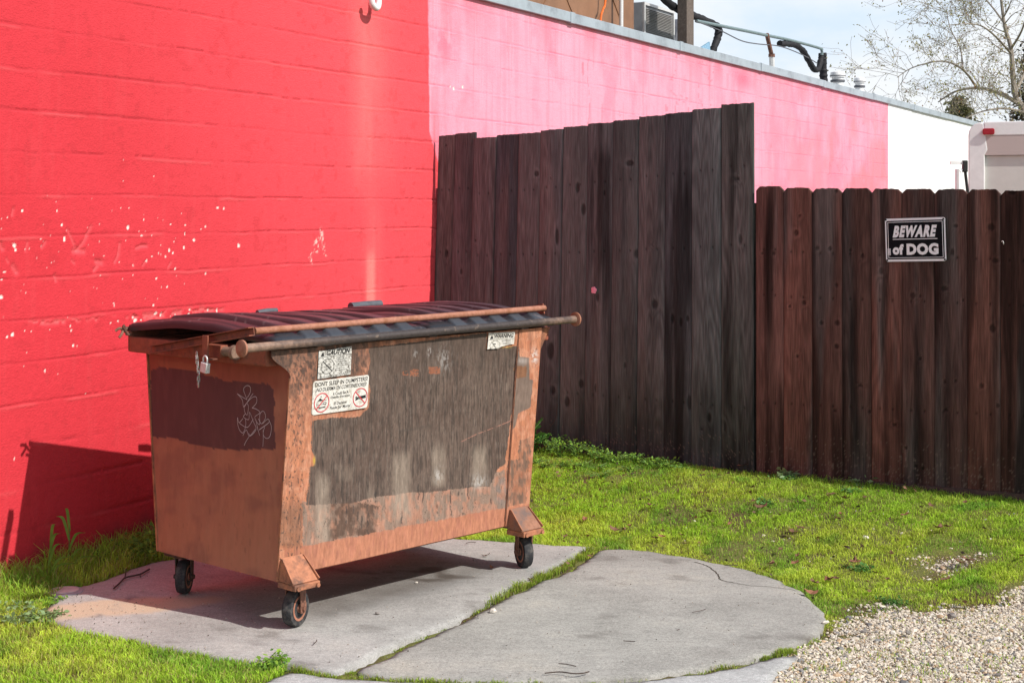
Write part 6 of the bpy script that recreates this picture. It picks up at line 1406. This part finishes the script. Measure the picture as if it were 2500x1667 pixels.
pinnate('leafy_plant', 'taller plant with paired oval leaflets at the far end of the dumpster', p[0], p[1], [(-.10, .03, .32), (.0, .0, .24), (.10, .02, .22), (-.05, -.06, .20), (.07, -.07, .15), (-.12, -.02, .2), (.15, -.02, .13)], .062)
sp_ = [FC + HFD * ht(1330, 500) + HFN * .10]; sp_[0][2] = .13; b = MB(); q0 = at(1338, 1052, sp_[0][1]); q1 = at(1356, 1022, sp_[0][1]); q2 = at(1361, 985, sp_[0][1])
o = MB().tube(smooth_path([tuple(sp_[0]), tuple(q0), tuple(q1), tuple(q2)], 5), 0.0028, 5).build('dry_stalk', 'twig', None, smooth=True); props(o, 'thin dry stalk standing before the tall fence', 'stalk')
# weeds between the pad and the red wall, left of the dumpster
WG = 'weeds along the red wall'
for k in range(9, 26):
    s_ = .05 + 1.45 * k / 25 + random.uniform(-.03, .03); off = random.uniform(.05, .20) + .08 * (k / 25); p = W0 + WD * s_ + WN * off
    Hh = .07 + .14 * (k / 25) ** 1.3
    plant('wall_weed', 'small leafy weed in the green strip at the foot of the red wall', 'weed', p[0], p[1], Hh, .10, 13, 15, .026, GR1, WG)
for k in range(5):
    s_ = random.uniform(1.0, 1.5); p = W0 + WD * s_ + WN * random.uniform(.05, .25); plant('wall_weed', 'small leafy weed in the green strip at the foot of the red wall', 'weed', p[0], p[1], .26, .12, 14, 18, .028, GR1, WG)
def broad_grass(name, label, px, py, stems):
    p = on_z(px, py, -.01); root = thing(name, label, 'plant', (p[0], p[1], gz(p[0], p[1]) - .01)); b = MB(); Vs = []; Fs = []; Cs = []; o = 0
    for stalk, lv in stems:
        sp_ = smooth_path([(x_, y_, z_) for x_, y_, z_ in stalk], 6); b.tube([tuple(q) for q in sp_], [.004 - .002 * i / (len(sp_) - 1) for i in range(len(sp_))], 5)
        for (t_, dx, dz, L) in lv:
            a = sp_[int(t_ * (len(sp_) - 1))]; L *= 1.35; mid_ = a + Vector((dx * L * .45, -.02, dz * L * .75)); e = a + Vector((dx * L, -.03, dz * L * .85)); q = smooth_path([tuple(a), tuple(mid_), tuple(e)], 5); n = len(q)
            for i, pt in enumerate(q):
                w_ = .0048 * math.sin(math.pi * min(1, .12 + .88 * i / (n - 1))) ** .7 + .001; Vs += [(pt.x - w_ * dz, pt.y - .004, pt.z + w_ * dx), (pt.x + w_ * dz, pt.y + .004, pt.z - w_ * dx)]; Cs += [np.array((.22, .40, .07)) * random.uniform(.9, 1.1)] * 2
                if i: Fs.append((o + 2 * i - 2, o + 2 * i - 1, o + 2 * i + 1, o + 2 * i))
            o += 2 * n
    b.build('stems', 'stem', root); link('blades', np_mesh('blades', np.array(Vs), np.array(Fs), np.array(Cs)), 'leaf', root)
broad_grass('tall_grass', 'tall broad bladed grass stalk against the red wall, leftmost', 118, 1424, [([(0, 0, 0), (.0, 0, .10), (.012, 0, .20)], [(.3, .7, .7, .13), (.5, .5, .8, .12), (.75, .45, .9, .10), (.95, .25, 1, .10), (.2, -.6, .7, .10), (.4, .9, .4, .12)])])
broad_grass('tall_grass', 'tall broad bladed grass stalk against the red wall, nearer the dumpster', 168, 1406, [([(0, 0, 0), (.0, 0, .12), (.005, 0, .25)], [(.35, .7, .7, .10), (.6, .65, .8, .10), (.8, -.35, .95, .11), (.95, -.1, 1, .10), (.2, -.7, .6, .10), (.3, .9, .5, .12)])])
for k, (px_, py_) in enumerate(((20, 1500), (60, 1520), (95, 1515))):
    p = on_z(px_, py_, -.015); plant('thistle_weed', 'grey green jagged weed rosette at the left lawn edge', 'weed', p[0], p[1], .05, .12, 14, 14, .028, GR3, 'grey green weeds at the left')
for k, (zx, zy) in enumerate(((70, 1030), (150, 1060), (230, 1035), (300, 1085), (180, 1090), (250, 1010), (90, 1080), (330, 1070))):
    p = on_z(zx / 2.542, 1050 + zy / 2.542, -.015); plant('clover_weed', 'low round leaved weed at the left edge of the pad', 'weed', p[0], p[1], .035, .09, 12, 12, .018, GR1, 'low weeds at the pad corner')
p = p1(1350, 860); plant('clover_weed', 'leafy weed in the corner where lawn, pad and path meet', 'weed', p[0], p[1], .06, .07, 12, 10, .024, GR1, None, False, -.02)
p = p1(1300, 890); plant('clover_weed', 'second leafy weed just left of the slab corner by the path', 'weed', p[0], p[1], .05, .08, 12, 10, .024, GR1, None, False, -.02)
for k, (zx, zy) in enumerate(((880, 185), (360, 140), (1240, 205), (1370, 185), (1640, 190), (1500, 195))):
    p = on_z(1800 + zx / 3.033, 1150 + zy / 3.033, .10); plant('pale_weed', 'pale green leafy weed in the lawn before the low fence', 'weed', p[0], p[1], .05, .11, 12, 10, .035, GR3, 'pale weeds before the low fence')
for k, (zx, zy) in enumerate(((430, 250), (210, 365), (950, 690), (350, 240), (1140, 895), (850, 345))):
    p = on_z(1800 + zx / 3.033, 1150 + zy / 3.033, .03); plant('dark_weed', 'small dark green weed patch in the lawn', 'weed', p[0], p[1], .035, .08, 12, 10, .022, GR2, 'dark weed patches in the lawn')
# dry leaves
def dry_leaf(px, py, size, label, z0=None, group='fallen leaves on the lawn'):
    p = on_z(px, py, .02 if z0 is None else z0)
    zz_ = (gz(p[0], p[1]) + .034) if z0 is None else z0
    size *= random.uniform(.6, .95); b = MB(); n = 11; out = []
    for k in range(n):
        a = 2 * math.pi * k / n; r_ = size * (.55 + .45 * abs(math.cos(a * 1.0))) * (1 + (.22 if k % 2 else -.18) * random.uniform(.5, 1.2)); x_, y_ = r_ * math.cos(a), r_ * .75 * math.sin(a); out.append((x_, y_, size * .35 * (x_ / size) ** 2 * random.uniform(.4, 1.4) + size * .55 * (y_ / size) ** 2 + random.uniform(0, .3) * size * .4))
    b.add([(0, 0, 0)] + out, [(0, k + 1, (k + 1) % n + 1) for k in range(n)])
    b.tube([(-size * .5, 0, size * .1), (-size * 1.25, size * .1, size * .25)], size * .03, 4)
    o = b.build('dry_leaf', random.choice(['dryleaf', 'dryleaf', 'dryleaf2']), None); o.location = (p[0], p[1], zz_); o.rotation_euler = (random.uniform(-.3, .3), random.uniform(-.3, .3), random.uniform(0, 6.28)); props(o, label, 'leaf', group); return o
MAT['dryleaf2'] = simple('reddish dry leaf', (0.28, 0.125, 0.07), 0.7, 0, 0.3, 50, 0.3, (0.16, 0.08, 0.05), 25)
LL = 'brown dry leaf fallen on the lawn'
for zx, zy, s_ in ((940, 108, .035), (990, 110, .032), (1030, 98, .040), (1180, 155, .040), (1215, 150, .03), (1350, 185, .028), (1325, 150, .028), (1740, 62, .03), (1790, 85, .045), (1600, 128, .022), (1640, 135, .022), (1890, 117, .03), (1960, 175, .045), (2000, 165, .05), (2240, 135, .03), (2230, 150, .03), (2300, 300, .04), (2330, 302, .03), (1490, 82, .035), (1520, 82, .03), (660, 125, .02), (770, 60, .03), (1840, 290, .028), (1990, 262, .026), (1980, 290, .03), (2110, 205, .022), (1440, 15, .03), (1140, 35, .03), (880, 25, .025), (2180, 375, .035), (2100, 395, .03)):
    dry_leaf(1100 + zx / 2.352, 1250 + zy / 2.352, s_, LL)
for zx, zy, s_ in ((1340, 345, .035), (1315, 378, .03), (1245, 375, .025), (870, 690, .04), (690, 790, .04), (725, 780, .03), (960, 805, .03), (1240, 510, .03), (1435, 480, .025), (1645, 738, .05), (1700, 730, .04), (1110, 795, .025), (1030, 755, .025), (1545, 815, .04), (800, 410, .035), (690, 385, .035), (1350, 290, .022), (740, 200, .02), (1910, 215, .03), (2100, 270, .03), (2050, 250, .03), (2110, 740, .03), (40, 185, .035), (110, 320, .025), (560, 800, .03), (1690, 475, .03), (1490, 580, .04), (1560, 580, .04), (320, 605, .03), (260, 675, .03)):
    dry_leaf(1800 + zx / 3.033, 1150 + zy / 3.033, s_, LL)
dry_leaf(1100 + 2070 / 2.352, 1250 + 465 / 2.352, .035, 'brown dry leaf lying on the curved edge of the round slab', .006, None)
dry_leaf(1100 + 800 / 2.352, 1250 + 252 / 2.352, .022, 'small dark leaf at the back corner of the round slab', .006, None)
dry_leaf(1100 + 205 / 2.352, 1250 + 250 / 2.352, .035, 'dry leaf on the pad in shade before the far wheel', .006, None)
dry_leaf(1100 + 235 / 2.352, 1250 + 318 / 2.352, .02, 'pale dry leaf on the sunny pad left of the far wheel', .006, None)
# crumbs of dead leaf strewn through the lawn
N = 900
x = rng.uniform(-0.2, 3.6, N); y = rng.uniform(6.2, 9.6, N); kp = (~on_slab(x, y)) & (gravel_mask(x, y) < -0.05) & (((x - FC[0]) * LFN[0] + (y - FC[1]) * LFN[1]) > .03) & (((x - FC[0]) * HFN[0] + (y - FC[1]) * HFN[1]) > .03)
kp &= rng.random(N) < 0.25 + 0.75 * sstep(.45, .6, fbm(x * 2.5, y * 2.5, 150, 3)); x = x[kp]; y = y[kp]; n = len(x)
cl = np.array([(.17, .10, .06), (.10, .065, .045), (.24, .14, .08), (.07, .05, .04)])[rng.integers(0, 4, n)]
V, Fq, Cc = leaf_quads(np.stack([x, y, ground_z(x, y) + rng.uniform(.012, .034, n)], -1), rng.uniform(.012, .034, n), cl, .75)
props(link('leaf_litter', np_mesh('leaf_litter', V, Fq, Cc), 'leaf'), kind='stuff')
# twigs, stones
def twig(pts, r, label, z=0.007):
    q = [(a[0] + random.uniform(-.004, .004), a[1] + random.uniform(-.004, .004), z + random.uniform(0, .006)) for a in pts]; o = MB().tube(smooth_path(q, 4), r * .62, 5).build('twig', 'twig', None, smooth=True); props(o, label, 'twig', None); return o
tw = MB(); tw.tube(smooth_path([(*p1(*q), .010) for q in ((418, 448), (455, 415), (482, 388), (530, 376), (572, 366), (605, 348), (622, 338))], 4), .0045, 6); tw.tube(smooth_path([(*p1(*q), .012) for q in ((482, 388), (487, 360), (489, 335))], 3), .003, 5); tw.tube([(*p1(565, 368), .012), (*p1(572, 380), .008)], .0025, 5)
props(tw.build('twig', 'twig', None, smooth=True), 'forked dark twig lying on the shaded pad left of the dumpster', 'twig')
twig([p2(620, 880), p2(665, 890), p2(722, 894)], .003, 'short twig on the round slab near its lower joint')
twig([p2(540, 936), p2(620, 930), p2(700, 944), p2(760, 938), p2(800, 930)], .004, 'longest twig lying along the lower joint of the round slab')
twig([p2(990, 749), p2(1025, 753), p2(1062, 756)], .0028, 'short dark twig in the middle of the round slab')
twig([p2(1385, 583), p2(1425, 580), p2(1462, 565)], .0022, 'thin reddish twig on the right half of the round slab')
twig([p2(1295, 690), p2(1312, 689)], .003, 'tiny twig stub right of the slab middle')
twig([p1(1572, 768), p1(1580, 758), p1(1588, 748)], .0032, 'tiny twig on the pad below the near wheel')
twig([p2(1575, 318), p2(1610, 314), p2(1645, 310)], .0035, 'reddish twig on the cracked corner of the round slab')
twig([p2(88, 188), p2(115, 182), p2(145, 182)], .003, 'short twig at the back of the pad left of the far wheel')
def stone(x, y, r, label, z=0.0, mat='pebble', group=None):
    V, Fq, _ = stones(np.array([0.]), np.array([0.]), np.array([0.]), np.array([r]), np.ones((1, 3))); o = link('stone', np_mesh('stone', V * np.array([1.1, .9, .8]), Fq, None, False), mat); o.location = (x, y, z + r * .5); return props(o, label, 'stone', group)
MAT['darkstone'] = simple('dark stone', (0.20, 0.18, 0.165), 0.85)
MAT['palestone'] = simple('pale stone', (0.62, 0.57, 0.50), 0.85)
q = p2(240, 576); stone(q[0], q[1], .017, 'single pale round stone on the round slab by the grassy joint', 0, 'palestone')
q = p1(2155, 408); stone(q[0], q[1], .010, 'tiny pale stone on the pad between the wheels', 0, 'palestone')
q = p1(1930, 585); stone(q[0], q[1], .010, 'tiny dark stone on the pad right of the near wheel', 0, 'darkstone')
q = pr(1590, 1100); stone(q[0], q[1], .026, 'largest dark stone lying on the gravel', -.005, 'darkstone')
q = pr(1265, 1215); stone(q[0], q[1], .016, 'blue grey stone in the gravel right of the big white stone', -.005, 'darkstone')
q = pr(1150, 1225); stone(q[0], q[1], .020, 'big white stone lying on the gravel', -.005, 'palestone')
q = pr(940, 1210); stone(q[0], q[1], .018, 'brown grey stone at the left of the gravel', -.005, 'darkstone')
q = pr(1930, 1530); stone(q[0], q[1], .016, 'dark stone at the lower right of the gravel', -.005, 'darkstone')
q = pr(1710, 470); stone(q[0], q[1], .020, 'pale stone in the grass before the low fence', .03, 'palestone')
q = pr(1270, 610); stone(q[0], q[1], .022, 'flat white stone lying in the lawn', .03, 'palestone')
q = pr(720, 320); stone(q[0], q[1], .024, 'white rounded stone in the lawn nearest the tall fence', .05, 'palestone')
q = pr(655, 1130); stone(q[0], q[1], .015, 'pale stone against the rounded tip of the slab', -.01, 'palestone')
# pipe cap set in the pad and pink rubbish in the weeds
q = p1(135, 455); hc = thing('drain_cover', 'round pale cover set in the concrete at the left end of the pad', 'cover', (q[0], q[1], 0.0))
MB().lathe([(.085, -.02), (.085, .004), (.078, .007)], n=28).build('collar', 'coping', hc); MB().lathe([(.066, 0), (.066, .009), (.055, .012)], n=28).build('lid', 'white2', hc, smooth=True)
q = on_z(168, 1390, .02); o = MB().lathe([(.012, 0), (.028, .006), (.030, .022), (.016, .034)], n=9).build('litter', 'pinkblob', None); o.location = (q[0], q[1], gz(q[0], q[1]) + .03); o.rotation_euler = (1.0, .5, .3); o.scale = (1.2, .8, 1); props(o, 'crumpled pink rubbish in the weeds by the red wall', 'litter')

# ================================================================== SKY, SUN, CAMERA
w = bpy.data.worlds.new('World'); S.world = w; w.use_nodes = True; nt = w.node_tree; nt.nodes.clear()
N_ = nt.nodes.new; L_ = nt.links.new
sky = N_('ShaderNodeTexSky'); sky.sky_type = 'NISHITA'; sky.sun_disc = False; sky.sun_elevation = SUN_EL; sky.sun_rotation = R(90) - SUN_AZ
sky.air_density = 1.0; sky.dust_density = 1.5; sky.ozone_density = 1.0
tc = N_('ShaderNodeTexCoord'); mp = N_('ShaderNodeMapping'); mp.inputs['Scale'].default_value = (1, 1, 2.2); mp.inputs['Location'].default_value = (0.35, 0.1, 0.2); L_(tc.outputs['Generated'], mp.inputs['Vector'])
cn = N_('ShaderNodeTexNoise'); cn.inputs['Scale'].default_value = 3.6; cn.inputs['Detail'].default_value = 7; cn.inputs['Roughness'].default_value = 0.55; cn.inputs['Distortion'].default_value = 0.25; L_(mp.outputs[0], cn.inputs['Vector'])
cr = N_('ShaderNodeValToRGB'); cr.color_ramp.elements[0].position = 0.36; cr.color_ramp.elements[0].color = (0.0, 0.0, 0.0, 1); cr.color_ramp.elements[1].position = 0.52; cr.color_ramp.elements[1].color = (1, 1, 1, 1); L_(cn.outputs[0], cr.inputs[0])
sx3 = N_('ShaderNodeSeparateXYZ'); L_(tc.outputs['Generated'], sx3.inputs[0])
hz_ = N_('ShaderNodeMapRange'); hz_.interpolation_type = 'SMOOTHSTEP'; L_(sx3.outputs[2], hz_.inputs[0]); hz_.inputs[1].default_value = 0.18; hz_.inputs[2].default_value = 0.55; hz_.inputs[3].default_value = 1.0; hz_.inputs[4].default_value = 0.12
cf = N_('ShaderNodeMath'); cf.operation = 'MULTIPLY'; L_(cr.outputs[0], cf.inputs[0]); L_(hz_.outputs[0], cf.inputs[1])
mx = N_('ShaderNodeMix'); mx.data_type = 'RGBA'; L_(hz_.outputs[0], mx.inputs[0]); L_(sky.outputs[0], mx.inputs[6])
ck = N_('ShaderNodeMix'); ck.data_type = 'RGBA'; L_(cr.outputs[0], ck.inputs[0]); ck.inputs[6].default_value = (6.4, 7.6, 8.9, 1); ck.inputs[7].default_value = (8.3, 8.6, 8.9, 1); L_(ck.outputs[2], mx.inputs[7])
bg = N_('ShaderNodeBackground'); bg.inputs['Strength'].default_value = 0.115; L_(mx.outputs[2], bg.inputs['Color'])
wo = N_('ShaderNodeOutputWorld'); L_(bg.outputs[0], wo.inputs['Surface'])
sl = bpy.data.lights.new('sun', 'SUN'); sl.energy = 5.0; sl.angle = R(0.53); sl.color = (1.0, 0.95, 0.88)
so_ = bpy.data.objects.new('sun', sl); COL.objects.link(so_); so_.location = tuple(SUNV * 30); so_.rotation_euler = Vector(tuple(SUNV)).to_track_quat('Z', 'Y').to_euler()
cd_ = bpy.data.cameras.new('camera'); cam = bpy.data.objects.new('camera', cd_); COL.objects.link(cam)
cam.location = (0, 0, EYE); cam.rotation_euler = (R(90), 0, 0); cd_.sensor_width = 36; cd_.lens = F / 2500 * 36; cd_.shift_y = -(833.5 - CY) / 2500; cd_.clip_start = 0.1; cd_.clip_end = 3000
S.camera = cam
S.view_settings.view_transform = 'Standard'; S.view_settings.look = 'None'; S.view_settings.exposure = 0; S.view_settings.gamma = 1
